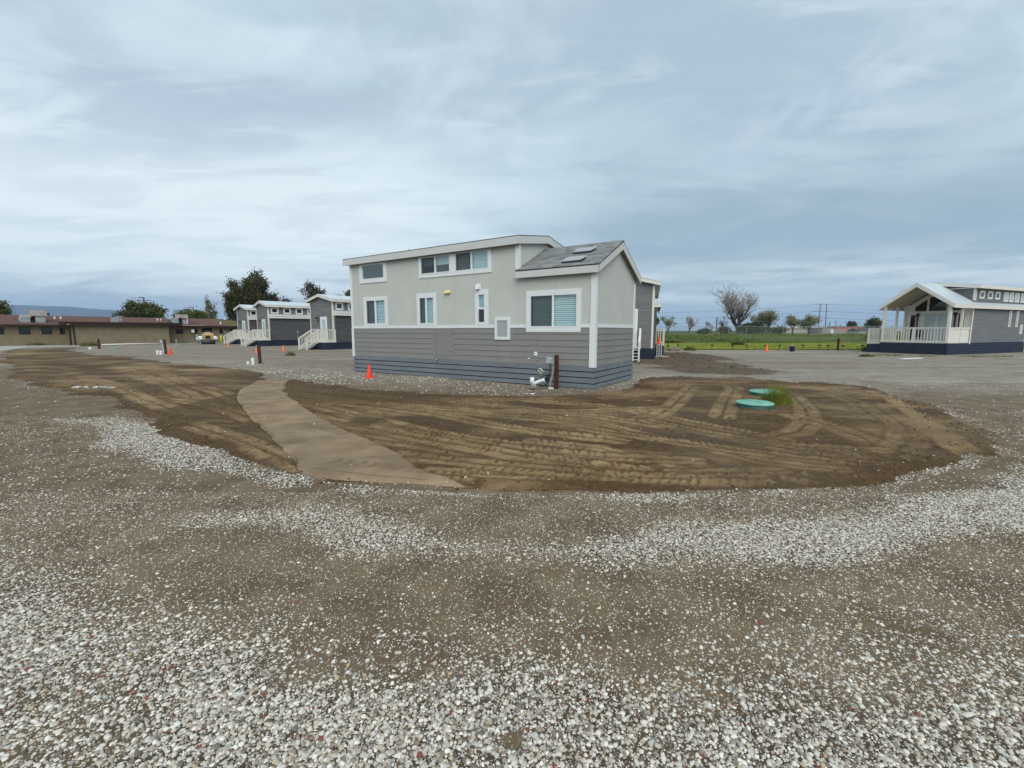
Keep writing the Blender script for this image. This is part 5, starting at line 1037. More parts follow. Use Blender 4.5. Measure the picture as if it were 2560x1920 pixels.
def red_post(label, x, y, h, lean=0, box=False):
    t = thing('timber_post', label, 'post', (x, y, gz(x, y)), 0, 'rust red timber posts'); t.rotation_euler = (0, R(lean), .3)
    BX(-.065, .065, -.065, .065, -.2, h).obj('shaft', M['post'], t)
    if box: BX(-.23, -.067, -.10, .08, h - .25, h - .02).obj('meter_box', M['box'], t); MB().tube([(-.12, 0, h - .25), (-.11, 0, -.1)], .025, 6).obj('conduit', M['pvc'], t)
    else: BX(-.10, -.067, -.07, .06, h - .16, h + .01).obj('junction_box', M['box'], t)
red_post('rust red post left of the tiny house, white pipe stubs at its foot', -12.2, 21.28, .9, -1.5)
red_post('rust red post with meter box, bright cone touching its right side', -23.9, 30.4, 1.0, -1.5, True)
red_post('thin rust red post farthest left by the long white pipe', -36.7, 39.2, .9, -1)
t = thing('timber_post', 'brown timber post on the right by the lawn edge lights', 'post', (26.6, 36.0, gz(26.6, 36)), .2, 'rust red timber posts'); t.rotation_euler = (0, R(1), .2); BX(-.06, .06, -.06, .06, -.2, 1.0).obj('shaft', M['post'], t)
def stub(label, x, y, r, h):
    t = thing('pipe_stub', label, 'pipe stub', (x, y, gz(x, y)), 0, 'white pipe stubs'); MB().lathe([(r, -.1), (r, h * .6), (r * 1.1, h * .6), (r * 1.1, h)], 16).obj('pipe', M['pvc'], t); MB().lathe([(r * 1.05, h + .001), (r * .9, h + .02)], 16).obj('cap', M['vinyl'], t)
stub('taller white pipe stub beside the middle red post', -12.29, 20.84, .07, .30); stub('short white pipe stub left of the taller stub by the middle red post', -12.56, 20.9, .06, .13)
stub('white pipe stub beside the red post with the meter box', -23.6, 29.6, .085, .24); stub('second white pipe stub just left of the meter box post stub', -23.95, 29.75, .07, .27); stub('small white pipe stub left of the farthest red post', -36.6, 38.25, .10, .17)
lp = thing('long_pipe', 'long white pipe lying on gravel between two red posts on the left', 'pipe', (-44.6, 47.9, .08), 0); MB().tube([(0, 0, 0), (1.4, 2.3, .03), (2.7, 4.6, 0)], .075, 8).obj('pipe', M['cream'], lp, True)
def lid(label, x, y, r, h, low=False):
    t = thing('tank_lid', label, 'tank lid', (x, y, gz(x, y)), 0, 'green tank lids')
    MB().lathe([(r * .97, -.1), (r * .97, h - .03)], 32).obj('riser', M['lidside'], t, True)
    MB().lathe([(r, h - .03), (r * 1.01, h - .015), (r * .98, h), (r * .8, h + .012), (r * .3, h + .02), (.01, h + .021)], 36).obj('cover', M['lid'], t, False)
    rbm = MB()
    for k in range(12): a = k * math.pi / 6; rbm.beam((r * .18 * math.cos(a), r * .18 * math.sin(a), h + .021), (r * .84 * math.cos(a), r * .84 * math.sin(a), h + .013), .016, .014)
    rbm.obj('rib', M['lid'], t)
    for k in range(6):
        a = k * math.pi / 3 + .3; MB().lathe([(.014, 0), (.012, .012)], 8, (r * .9 * math.cos(a), r * .9 * math.sin(a), h + .004)).obj('bolt', M['metal'], t)
lid('nearer teal green tank lid in the dirt beside grass', 5.02, 8.98, .35, .10); lid('farther teal green tank lid in the dirt behind the grass', 6.23, 10.68, .36, .10)
lid('small teal lid in gravel right of the farthest red post', -35.9, 39.7, .38, .06); lid('nearer of two teal lids left of the yellow roller', -38.4, 50.6, .45, .06); lid('farther of two teal lids left of the yellow roller', -39.0, 53.3, .42, .06)
# path lights
lm1 = MB().tube([(0, 0, -.1), (0, 0, .36)], .022, 6).mesh('stem', M['lampblack']); lm2 = MB().lathe([(.04, .34), (.13, .37), (.12, .42), (.03, .46)], 10).mesh('cap', M['lampblack'], True)
lx_ = [(13.0, 36.7, .0), (14.0, 37.2, 0), (16.79, 37.0, 0), (18.57, 37.1, 0), (19.75, 37.1, 0), (21.29, 37.0, 0), (22.5, 37.1, 0), (24.4, 37.0, 0), (25.5, 36.6, 0), (26.0, 36.3, 0), (27.1, 36.1, 0), (28.6, 36.0, 0), (29.0, 35.9, 0), (24.95, 37.0, 0)][:13]
LL_ = ['beside the large brown boulder', 'just right of the large brown boulder', 'standing alone midway between the boulder and the leaning cone', 'two to the left of the leaning cone', 'nearest left neighbour of the leaning cone', 'right behind the leaning cone', 'midway between the leaning cone and the purple tub', 'first right of the purple tub', 'second right of the purple tub', 'just left of the brown timber post', 'just right of the brown timber post', 'second right of the brown timber post', 'nearest to the porch cabin, by a weed clump']
for (x, y, _), lab in zip(sorted(lx_), LL_):
    t = thing('path_light', 'small black path light ' + lab, 'path light', (x, y, gz(x, y)), 0, 'path lights along the lawn edge'); inst('stem', lm1, t, (0, 0, 0)); inst('cap', lm2, t, (0, 0, 0))
pb = thing('purple_bucket', 'purple tub standing at the lawn edge right of the leaning cone', 'bucket', (21.86, 34.4, gz(21.86, 34.4))); MB().lathe([(.17, 0), (.20, .36), (.215, .36), (.215, .40), (.18, .40), (.15, .05)], 18).obj('tub', M['purple'], pb, True); MB().tube([(-.2, 0, .38), (-.15, 0, .5), (0, 0, .54), (.15, 0, .5), (.2, 0, .38)], .012, 6).obj('handle', M['metal'], pb)
def rock(label, x, y, r, seed, m='rock', flat=.55):
    t = bpy.data.objects.new('rock', pebble_mesh('rock', seed, 3, M[m], flat)); COL.objects.link(t); t.location = (x, y, gz(x, y) + r * .2); t.scale = (r, r * .8, r * .9); return setp(t, label, 'rock')
rock('large brown boulder behind the air conditioner by the lawn', 13.1, 35.6, .46, 50); rock('small boulder left of the large brown boulder', 12.2, 35.6, .24, 51)
rq = random.Random(5)
for i in range(24):
    x, y = -12.05 + 1.2 * (i + .5) / 24 + rq.uniform(-.05, .05), 11.95 + rq.uniform(-.13, .10); r_ = rq.uniform(.03, .075)
    o = bpy.data.objects.new('rubble_stone', pebble_mesh('rubble', 60 + i % 4, 2, M['stone'], .5)) if i < 4 else o.copy() if False else bpy.data.objects.new('rubble_stone', bpy.data.meshes['rubble'] if i % 2 else bpy.data.meshes['rubble.001']); COL.objects.link(o)
    o.location = (x, y, gz(x, y) + r_ * .25); o.scale = (r_, r_ * .8, r_ * .6); o.rotation_euler = (0, 0, i); setp(o, 'broken white stone in the small heap on the dirt at left', 'stone', 'white stones heaped on the dirt')
wbd = thing('white_board', 'white board lying on the gravel in front of the porch cabin', 'board', (22.9, 25.2, gz(22.9, 25.2)), .35); BX(-.85, .85, -.12, .12, 0, .04).obj('board', M['white'], wbd)
# weeds
def blades(name, m, r, h, n, seed, w=.012, spread=.5, arch=.6):
    rr = random.Random(seed); mb = MB()
    for k in range(n):
        a = rr.uniform(0, 6.28); d = r * math.sqrt(rr.random()) * .6; x, y = d * math.cos(a), d * math.sin(a); hh = h * rr.uniform(.3, 1) * (1.12 - .75 * (d / (r * .6)) ** 2); a2 = a + rr.uniform(-.7, .7); ln = hh * rr.uniform(.1, spread) * (.5 + 1.1 * d / (r * .6)); ww = w * rr.uniform(.7, 1.4)
        dx_, dy_ = math.cos(a2), math.sin(a2); sx, sy = -dy_ * ww / 2, dx_ * ww / 2; P = []
        for q in (0, .35, .7, 1): u = ln * q ** 1.6; P.append((x + dx_ * u, y + dy_ * u, hh * (q - arch * .25 * q * q), 1 - q * .85))
        b = len(mb.v)
        for (px, py, pz, f) in P: mb.v += [(px - sx * f, py - sy * f, pz), (px + sx * f, py + sy * f, pz)]
        mb.f += [(b + 2 * i, b + 2 * i + 1, b + 2 * i + 3, b + 2 * i + 2) for i in range(3)]
    return mb.mesh(name, m)
def weed(label, x, y, r, h, n, m, seed, w=.012, sx=1., name='weed_clump'):
    t = bpy.data.objects.new(name, blades(name, LEAF[m], r, h, n, seed, w)); COL.objects.link(t); t.location = (x, y, gz(x, y) - .01); t.scale = (sx, 1, 1); return setp(t, label, 'weeds', 'weed clumps')
w1 = weed('bright yellow green grass clump growing between the two teal lids', 5.70, 9.35, .60, .60, 1500, 'weed', 1, .007); w1.scale = (.72, 1.0, 1)
weed('little grass tuft on the gravel near the nearest white stairs', -14.25, 28.3, .5, .4, 260, 'weedd', 2, .03)
weed('weed tuft on gravel left of the porch cabin corner', 22.0, 27.3, .55, .28, 300, 'weedd', 3, .03, 1.4)
weed('round weed clump on the lawn edge right of the brown post', 28.0, 34.5, .8, .8, 500, 'weedd', 4, .04)
for i, (k, a, b, lab) in enumerate(((0, 24.2, 28.9, 'low weeds in gravel before the left end of the porch'), (1, 24.9, 28.4, 'low weeds in gravel under the porch mid post'), (2, 26.0, 27.6, 'wide low weed mat in front of the porch skirting'), (3, 28.3, 27.0, 'weed mat below the corner of the porch cabin'), (4, 30.3, 27.2, 'sparse weeds in front of the long blue grey wall'), (5, 35.0, 29.0, 'tall weeds at the far end of the porch cabin skirting'), (6, 38.6, 31.5, 'thick weeds at the right edge beyond the porch cabin'))):
    weed(lab, a, b, 1.0, .13 if i < 5 else .4, 150, 'weedd', 10 + i, .03, 1.5)
for i, (x, y, lab) in enumerate(((-43.0, 45.2, 'dark weeds at the foot of the tan wall, far left'), (-44.6, 46.6, 'dark weed strip at the tan wall near the porch post'), (-49.5, 45.9, 'small bush at the tan wall, leftmost'))):
    weed(lab, x - 1.2, y + 1.1, 1.0, .6, 260, 'weedd', 30 + i, .05, 1.6)
weed('tall weeds poking up between rock and path lights', 14.5, 35.9, .8, .55, 420, 'weedd', 40, .03)

# ------------------------------------------------------------------ roller, tank, bollard, person at the back
RL = thing('road_roller', 'yellow road roller with black steel drum parked by the brown building', 'road roller', (-36.8, 53.5, 0), R(34.6), None)
MB().tube([(-.70, -.62, .27), (.70, -.62, .27)], .27, 24).obj('drum', M['steel'], RL, True); MB().tube([(-.70, 1.15, .27), (.70, 1.15, .27)], .27, 24).obj('rear_drum', M['steel'], RL, True)
bd_ = MB(); bd_.box(-.60, .60, -.55, .35, .58, .84); bd_.box(-.58, .58, -.60, .20, .84, 1.06); bd_.obj('chassis', M['machine'], RL)
MB().prism([(-.60, -.62, 1.06), (.60, -.62, 1.06), (.58, -.55, 1.20), (.36, -.45, 1.24), (.30, -.40, 1.44), (-.30, -.40, 1.44), (-.36, -.45, 1.24), (-.58, -.55, 1.20)], (0, .7, 0)).obj('hood', M['machine'], RL)
BX(-.25, .25, -.63, -.605, .68, 1.02).obj('radiator_grille', M['brownfascia'], RL); MB().box(-.74, -.71, -.8, .4, .2, .62).box(.71, .74, -.8, .4, .2, .62).obj('yoke', M['steel'], RL)
BX(-.55, .55, .36, 1.5, .72, 1.0).obj('rear_chassis', M['machine'], RL); BX(-.3, .3, .75, 1.2, 1.0, 1.12).obj('seat', M['black'], RL); BX(-.3, .3, 1.15, 1.25, 1.12, 1.65).obj('seat_back', M['black'], RL)
rp = MB(); rp.tube([(-.5, 1.4, 1.0), (-.5, 1.4, 1.95), (.5, 1.4, 1.95), (.5, 1.4, 1.0)], .035, 6); rp.obj('roll_bar', M['lampblack'], RL)
sw = MB(); sw.tube([(.17 * math.cos(k * .524), .55 + .1 * math.sin(k * .524), 1.42 + .14 * math.sin(k * .524)) for k in range(13)], .015, 5); sw.tube([(0, .5, 1.1), (0, .55, 1.42)], .02, 5); sw.obj('steering_wheel', M['black'], RL)
for x in (-.5, .42): BX(x, x + .1, -.56, -.5, 1.29, 1.37).obj('headlight', M['vinyl'], RL)
TK = thing('gas_tank', 'white horizontal gas tank behind the yellow roller', 'gas tank', (-39.3, 57.0, 0), R(8)); MB().tube([(-1.3, 0, .6), (-1.26, 0, .6), (-1.15, 0, .6), (-.98, 0, .6), (.98, 0, .6), (1.15, 0, .6), (1.26, 0, .6), (1.3, 0, .6)], [.02, .14, .25, .33, .33, .25, .14, .02], 20).obj('shell', M['tankw'], TK, True)
for x in (-.7, .6): BX(x, x + .12, -.25, .25, -.1, .33).obj('saddle', M['concrete'], TK)
MB().lathe([(.14, 0), (.14, .18), (.1, .22)], 12, (0, 0, .90)).obj('valve_dome', M['tankw'], TK)
ph = MB(); ph.tube([(-40.6 + 39.2, -2.2, .1), (-1.2, -2.2, .9), (-1.5, -2.2, 1.45)], .09, 8)
gp = thing('green_hose_post', 'pale green bent pipe left of the yellow roller', 'pipe', (-37.6, 53.0, 0)); MB().tube([(-.05, 0, 0), (0, 0, .7), (-.12, 0, 1.0), (-.16, 0, 1.15)], .07, 8).obj('pipe', M['lid'], gp, True)
BL_ = thing('bollard', 'yellow bollard between the white tank and the white stairs', 'bollard', (-40.55, 61.6, 0)); MB().lathe([(.15, -.2), (.15, .9), (.12, .97), (.05, 1.0)], 14).obj('pipe', M['byellow'], BL_, True)
def person(label, x, y, rz):
    J = dict(pel=(0, 0, .92, .15), sp=(.02, -.02, 1.15, .145), ch=(.10, -.02, 1.36, .16), nk=(.20, -.02, 1.50, .065), hd=(.27, -.02, 1.60, .095), hd2=(.30, -.02, 1.70, .085),
             hl=(0, -.10, .86, .10), kl=(.05, -.12, .48, .072), al=(-.02, -.12, .09, .05), fl=(.12, -.13, .04, .045), hr=(0, .10, .86, .10), kr=(.10, .12, .48, .072), ar=(.06, .12, .09, .05), fr=(.20, .13, .04, .045),
             sl=(.13, -.20, 1.40, .075), el=(.22, -.26, 1.14, .052), wl=(.40, -.20, 1.0, .038), ql=(.47, -.18, .97, .034), sr=(.13, .18, 1.40, .075), er=(.24, .24, 1.14, .052), wr=(.42, .18, 1.02, .038), qr=(.49, .16, .99, .034))
    E = 'pel-sp sp-ch ch-nk nk-hd hd-hd2 pel-hl hl-kl kl-al al-fl pel-hr hr-kr kr-ar ar-fr ch-sl sl-el el-wl wl-ql ch-sr sr-er er-wr wr-qr'.split()
    ks = list(J); me = bpy.data.meshes.new('body'); me.from_pydata([J[k][:3] for k in ks], [tuple(ks.index(a) for a in e.split('-')) for e in E], [])
    o = bpy.data.objects.new('body_tmp', me); COL.objects.link(o); s = o.modifiers.new('s', 'SKIN'); o.modifiers.new('d', 'SUBSURF').levels = 1
    for v, k in zip(me.skin_vertices[0].data, ks): v.radius = (J[k][3], J[k][3]); v.use_root = k == 'pel'
    dg = bpy.context.evaluated_depsgraph_get(); m2 = bpy.data.meshes.new_from_object(o.evaluated_get(dg)); bpy.data.objects.remove(o)
    for q in ('skin', 'cloth', 'trousers', 'black'): m2.materials.append(M[q])
    for p in m2.polygons:
        c = p.center; p.use_smooth = True
        p.material_index = 3 if c.z < .09 else 2 if c.z < .93 else 0 if (c.z > 1.52 or (c.x > .40)) else 1
    t = thing('person', label, 'person', (x, y, 0), rz); b = bpy.data.objects.new('body', m2); COL.objects.link(b); b.parent = t
    MB().lathe([(.105, 0), (.11, .05), (.085, .11), (.03, .13)], 14, (.285, -.02, 1.66)).obj('hair', M['hair'], t, True); return t
person('person in grey sweatshirt and maroon trousers leaning forward beside the leftmost white stairs', -37.45, 58.0, R(200))
# ------------------------------------------------------------------ trees
def grow(seed, h, spread, trunk_h, levels, nchild, lean_out, r0, up=.35, wig=.18, taper=.62, lratio=.62, trunks=1, rmin=.02, droop=0.):
    """branch skeleton as tapered tubes: returns (limb mesh builder, twig mesh builder, tip points)"""
    rr = random.Random(seed); limbs, twigs, tips = MB(), MB(), []
    def rec(p, d, L, r, lv):
        n = 4 if lv < 2 else 3; pts = [p.copy()]; q = p.copy(); dd = d.copy()
        for i in range(n):
            dd = (dd + Vector((rr.gauss(0, wig), rr.gauss(0, wig), rr.gauss(0, wig) + up * (.25 if lv else 0) - droop * lv * .08))).normalized(); q = q + dd * (L / n); pts.append(q.copy())
        r1 = max(r * taper, rmin * .6); (limbs if lv < 3 else twigs).tube(pts, [r + (r1 - r) * i / n for i in range(n + 1)], 6 if lv < 2 else (4 if lv < 3 else 3), False)
        if lv >= levels: tips.append((pts[-1], dd)); tips.append((pts[-2], dd)); return
        if lv >= levels - 1: tips.append((pts[-1], dd))
        k = nchild[min(lv, len(nchild) - 1)]; ph = rr.uniform(0, 6.28)
        for j in range(k):
            f = 1. if (j == 0 and lv) else rr.uniform(.35 if lv else .8, 1.); ii = f * n; i0 = min(int(ii), n - 1); base = pts[i0].lerp(pts[i0 + 1], ii - i0)
            a = ph + j * 6.28 / k + rr.uniform(-.5, .5); ax = dd.orthogonal().normalized(); side = (ax * math.cos(a) + dd.cross(ax) * math.sin(a))
            o_ = lean_out * rr.uniform(.6, 1.25) * (.55 if (j == 0 and lv) else 1); nd = (dd + side * o_ + Vector((0, 0, up))).normalized()
            rec(base, nd, L * lratio * rr.uniform(.75, 1.2) if lv else (h - trunk_h) * .42 * rr.uniform(.8, 1.15) * spread, max(r1 * rr.uniform(.55, .8), rmin), lv + 1)
    for k in range(trunks):
        a = k * 6.28 / trunks + rr.uniform(-.3, .3); d = Vector((math.cos(a) * .32, math.sin(a) * .32, 1)).normalized() if trunks > 1 else Vector((rr.gauss(0, .05), rr.gauss(0, .05), 1)).normalized()
        rec(Vector((0, 0, -.2)), d, trunk_h + .2, r0, 0)
    return limbs, twigs, tips
def fit(mbs, tips, h, w):
    """scale the skeleton to the height and width wanted"""
    P = np.array([v for m in mbs for v in m.v]); zt = P[:, 2].max(); xr = max(np.percentile(np.abs(P[:, 0]), 99.5), np.percentile(np.abs(P[:, 1]), 99.5)); sz, sx = h / zt, (w / 2) / xr
    for m in mbs: m.v = [(x * sx, y * sx, z * sz) for x, y, z in m.v]
    return [(Vector((p.x * sx, p.y * sx, p.z * sz)), d) for p, d in tips]
def leaves(tips, n, size, rad, seed, low=0.):
    rr = random.Random(seed); mb = MB()
    for k in range(n):
        p, d = rr.choice(tips); c = p + Vector((rr.gauss(0, rad), rr.gauss(0, rad), rr.gauss(0, rad * .7)))
        if c.z < low: continue
        s = size * rr.uniform(.5, 1.3); u = Vector((rr.gauss(0, 1), rr.gauss(0, 1), rr.gauss(0, .7))).normalized(); v = u.orthogonal().normalized(); v = (v * math.cos(k) + u.cross(v) * math.sin(k)); w_ = u.cross(v)
        mb.add([tuple(c - v * s - w_ * s * .3), tuple(c + v * s * .2 - w_ * s * .6), tuple(c + v * s + w_ * s * .1), tuple(c - v * s * .1 + w_ * s * .6)], [(0, 1, 2, 3)])
    return mb
def tree(name, label, x, y, z, h, w, seed, leaf=None, nl=0, ls=.3, lr=.5, group=None, bark='bark', twig='twig', cat='tree', **kw):
    t = thing(name, label, cat, (x, y, z), random.Random(seed).uniform(0, 6), group); li, tw, tips = grow(seed, h, **kw); tips = fit([li, tw] if tw.v else [li], tips, h, w)
    li.obj('trunk', M[bark], t, True)
    if leaf:
        c = leaves(tips, nl, ls, lr, seed, h * .12); c.obj('crown', LEAF[leaf], t)
        if tw.v: tw.obj('twigs', M[twig], t)
    elif tw.v: tw.obj('crown', M[twig], t)
    return t
BR = dict(spread=1., trunk_h=2., levels=4, nchild=(5, 4, 4, 3), lean_out=.75, r0=.45, up=.28, wig=.16, rmin=.03)
def v(**k): d = dict(BR); d.update(k); return d
tree('bare_tree', 'large bare spreading tree standing alone behind the lawn fence', 56.2, 110, .6, 13.2, 13.4, 8, **v(trunk_h=2.3, levels=5, nchild=(6, 5, 4, 4, 4), lean_out=.78, r0=.8, up=.26, wig=.19, rmin=.026, taper=.64, lratio=.66))
tree('bare_tree', 'leafless dark tangle just left of the large bare tree', 53.0, 112, .6, 4.8, 3.6, 13, bark='bark', twig='bark', **v(trunk_h=.8, levels=4, nchild=(5, 4, 4, 3), r0=.25))
tree('bare_tree', 'small bare tree second left of the large bare tree', 45.6, 115, .6, 4.9, 4.4, 14, **v(trunk_h=1.1, r0=.22, levels=5, nchild=(5, 4, 4, 3, 3), rmin=.035))
tree('bare_tree', 'low thin bare tree between two bigger bare trees', 50.3, 115, .6, 3.5, 3.6, 15, **v(trunk_h=.9, r0=.14, levels=5, nchild=(4, 4, 3, 3, 3)))
tree('budding_tree', 'small budding tree right of the grey cabin railing', 39.2, 112, .6, 4.6, 4.4, 16, leaf='sparse', nl=700, ls=.16, lr=.25, **v(trunk_h=1.0, levels=4, nchild=(3, 4, 3, 3), r0=.25))
tree('budding_tree', 'budding tree half hidden behind the grey cabin corner', 35.4, 112, .6, 4.8, 2.8, 17, leaf='olive', nl=1200, ls=.2, lr=.3, **v(trunk_h=1.0, r0=.22))
tree('green_tree', 'wide half leafed tree right of the round dark shrub', 67.2, 115, .6, 6.2, 8.8, 18, leaf='sparse', nl=3000, ls=.17, lr=.42, **v(trunk_h=1.2, levels=4, nchild=(5, 4, 4, 3), r0=.3, lean_out=.85))
tree('green_tree', 'smaller half leafed tree in front of the white shed', 76.0, 120, .6, 5.2, 4.4, 19, leaf='sparse', nl=1600, ls=.17, lr=.4, **v(trunk_h=1.3, r0=.22))
tree('green_tree', 'rounded half leafed tree before the grey gabled shed', 77.2, 115, .6, 5.0, 5.6, 20, leaf='sparse', nl=2200, ls=.17, lr=.4, **v(trunk_h=1.3, r0=.24))
tree('round_shrub', 'round dark green shrub on the fence line', 56.6, 105, .5, 2.9, 5.0, 21, leaf='shrub', nl=5200, ls=.22, lr=.36, cat='shrub', **v(trunk_h=.4, levels=3, nchild=(7, 5, 4), r0=.1, lean_out=1.2))
for i, (x, y, h, w, lab) in enumerate(((61.5, 112, 3.2, 5.5, 'dark low bush right of the round dark shrub'), (71.0, 117, 2.0, 5.0, 'low dark bush under the half leafed trees'), (48.6, 113, 1.3, 2.6, 'dark low bush left of the bare tangle'), (54.0, 113, 1.8, 3.4, 'dark bush at the foot of the large bare tree'))):
    tree('bush', lab, x, y, .5, h, w, 70 + i, leaf='shrub', nl=1500, ls=.22, lr=.4, cat='bush', **v(trunk_h=.3, levels=3, nchild=(6, 4, 3), r0=.08, lean_out=1.1))
tree('palm_tree', 'far dark ragged tree above the red roof', 175, 230, .3, 5.6, 4.6, 22, leaf='shrub', nl=900, ls=.4, lr=.6, **v(trunk_h=2.6, levels=2, nchild=(7, 4), r0=.2, lean_out=1.2))
tree('far_tree', 'far dark tree beside the porch roof', 162, 200, .3, 6.2, 6.5, 23, leaf='shrub', nl=1500, ls=.4, lr=.8, **v(trunk_h=1.6, levels=3, nchild=(5, 4, 3), r0=.25))
# left: tall eucalyptus and others behind the roofs
EU = v(trunk_h=2.2, levels=4, nchild=(5, 4, 4, 3), lean_out=.5, up=.42, r0=.4, wig=.15)
tree('eucalyptus_tree', 'tall dark eucalyptus behind the brown roof, its fuller main crown', -50.0, 86, 0, 12.7, 5.8, 31, leaf='euc', nl=32000, ls=.165, lr=.55, **EU)
tree('eucalyptus_tree', 'narrower reddish eucalyptus crown left of the fuller one', -52.5, 84, 0, 11.2, 3.2, 52, leaf='euc', nl=9500, ls=.16, lr=.36, **v(trunk_h=2.2, levels=4, nchild=(4, 4, 4, 3), lean_out=.62, up=.36, r0=.35, wig=.18))
tree('eucalyptus_tree', 'lower dark eucalyptus crown right of the tall one', -47.8, 88, 0, 8.8, 3.0, 38, leaf='euc', nl=13000, ls=.165, lr=.5, **EU)
tree('eucalyptus_tree', 'open eucalyptus with gaps above the middle grey cabin roof', -39.4, 87, 0, 11.3, 5.4, 33, leaf='euc2', nl=6500, ls=.16, lr=.33, **EU)
tree('eucalyptus_tree', 'low sparse crown left of the open eucalyptus', -42.6, 88, 0, 8.0, 4.4, 37, leaf='euc2', nl=4200, ls=.16, lr=.4, **EU)
tree('willow_tree', 'pale budding willow left of the eucalyptus', -53.6, 80, 0, 8.0, 5.0, 34, leaf='spring', nl=1700, ls=.10, lr=.22, bark='barkpale', twig='barkpale', **v(trunk_h=1.8, levels=5, nchild=(5, 4, 4, 3, 3), lean_out=.6, r0=.35, rmin=.05))
tree('leafy_tree', 'spreading olive green tree behind the brown roof with the utility pole', -65.4, 80, 0, 6.5, 7.4, 35, leaf='olive', nl=12000, ls=.18, lr=.42, **v(trunk_h=2.2, levels=3, nchild=(5, 5, 4), lean_out=.8, r0=.3))
tree('leafy_tree', 'olive tree at the left picture edge behind the brown roof', -81.8, 70, 0, 6.2, 2.8, 36, leaf='olive', nl=4500, ls=.17, lr=.38, **v(trunk_h=2.2, levels=3, nchild=(5, 4, 3), r0=.25))
tree('hedge_bush', 'yellow green bushes behind the roof units', -54.8, 77, 0, 4.8, 5.0, 39, leaf='hedge', nl=8000, ls=.16, lr=.5, cat='bush', **v(trunk_h=1.6, levels=3, nchild=(6, 4, 3), r0=.2, lean_out=.9))
for i, (x, y, h, w, lf, lab) in enumerate(((-37.9, 90, 9.3, 2.6, 'euc2', 'small treetop above the nearest left grey cabin roof'), (-33.2, 90, 9.5, 3.2, 'olive', 'greenish treetop touching the tiny house left edge'), (-35.6, 92, 8.7, 1.6, 'euc', 'tiny pointed treetop between the two roof treetops'))):
    tree('far_tree', lab, x, y, 0, h, w, 45 + i, leaf=lf, nl=2200, ls=.16, lr=.3, **v(trunk_h=5.5, levels=3, nchild=(5, 4, 3), r0=.2, lean_out=.6))

# ------------------------------------------------------------------ field growth, fence, poles, far buildings
gsrc = bpy.data.collections.new('grass shapes')
for i in range(4): gsrc.objects.link(bpy.data.objects.new('tuft', blades('tuft', LEAF['field'], .5, 1., 26, 200 + i, .06, .7)))
gsrc2 = bpy.data.collections.new('lawn shapes')
for i in range(3): gsrc2.objects.link(bpy.data.objects.new('lawn_tuft', blades('lawn_tuft', LEAF['lawn'], .6, 1., 26, 300 + i, .05, .9)))
fr = np.random.default_rng(17)
def field_pts(n, y0, y1, p): 
    y = y0 + (y1 - y0) * fr.random(n) ** p; x = 8 + (y * 1.2 - 8) * fr.random(n); return x, y
x, y = field_pts(15000, 57, 112, 1.3); k = vnoise(x, y, .16, 111, 3) > .36; x, y = x[k], y[k]; s = fr.uniform(.18, .5, len(x)) * (.6 + 1.1 * sst(vnoise(x, y, .12, 112, 3), .45, .7))
scatter('field_weeds', np.stack([x, y, rise(x, y)], 1), np.stack([x * 0, x * 0, fr.uniform(0, 6, len(x))], 1), np.stack([s * 1.7, s * 1.7, s], 1), gsrc, 4)
x, y = field_pts(24000, 0, 24, 1.); y = LEDGE(x) + np.abs(y) ; x = 11.6 + fr.random(len(x)) * 60; y = LEDGE(x) + .1 + fr.random(len(x)) ** 1.4 * 20; s = fr.uniform(.05, .12, len(x))
scatter('lawn_grass', np.stack([x, y, rise(x, y) + .03], 1), np.stack([x * 0, x * 0, fr.uniform(0, 6, len(x))], 1), np.stack([s * 3.2, s * 3.2, s], 1), gsrc2, 3)
for i, (x, y, r_, h_, lab) in enumerate(((24.8, 48.5, 1.1, .75, 'round dark weed clump on the mown lawn'), (20.4, 56, 1.6, .7, 'low dark clump at the back of the lawn, left'), (62, 76, 2.0, .9, 'dark clump in the rough field before the sheds'), (14.5, 55, 2.4, .8, 'dark weed patch at the back of the lawn beside the cabin'))):
    o = bpy.data.objects.new('weed_clump', blades('weed_clump', LEAF['weedd'], r_, h_, 500, 400 + i, .07, .8)); COL.objects.link(o); o.location = (x, y, float(rise(np.array(x * 1.), np.array(y * 1.)))); setp(o, lab, 'weeds', 'weed clumps')
FN = thing('chain_link_fence', 'long chain link fence across the field behind the lawn', 'fence', (0, 100, .55)); pmn = MB().tube([(0, 0, -.3), (0, 0, 2.05)], .05, 6).mesh('fence_post', M['fencew'])
for k in range(30): inst('fence_post', pmn, FN, (12 + 4.1 * k, 0, 0))
MB().tube([(10, 0, 2.03), (135, 0, 2.03)], .035, 5).obj('top_rail', M['fencew'], FN); MB().tube([(10, 0, .25), (135, 0, .25)], .025, 5).obj('bottom_wire', M['fencew'], FN); BX(10, 135, -.008, .008, .05, 2.0).obj('chain_link', M['chain'], FN)
def wires(parent, pts_list, sag=1.5, r=.06):
    for a, b in pts_list:
        a, b = Vector(a), Vector(b); MB().tube([a.lerp(b, t) - Vector((0, 0, sag * 4 * t * (1 - t))) for t in [i / 12 for i in range(13)]], r, 4, False).obj('wire', M['wire'], parent)
HF = thing('transmission_poles', 'tall twin pole power line structure with crossarms on the horizon', 'power pole', (209.2, 300, .3))
for x in (-1.9, 2.6): MB().tube([(x * 1.15, 0, -.5), (x * .9, 0, 19.3)], [.30, .22], 8).obj('pole', M['pole'], HF)
for z, w_ in ((19.0, 5.5), (14.2, 6.0), (9.8, 5.5)): BX(-w_, w_, -.12, .12, z - .12, z + .12).obj('crossarm', M['pole'], HF)
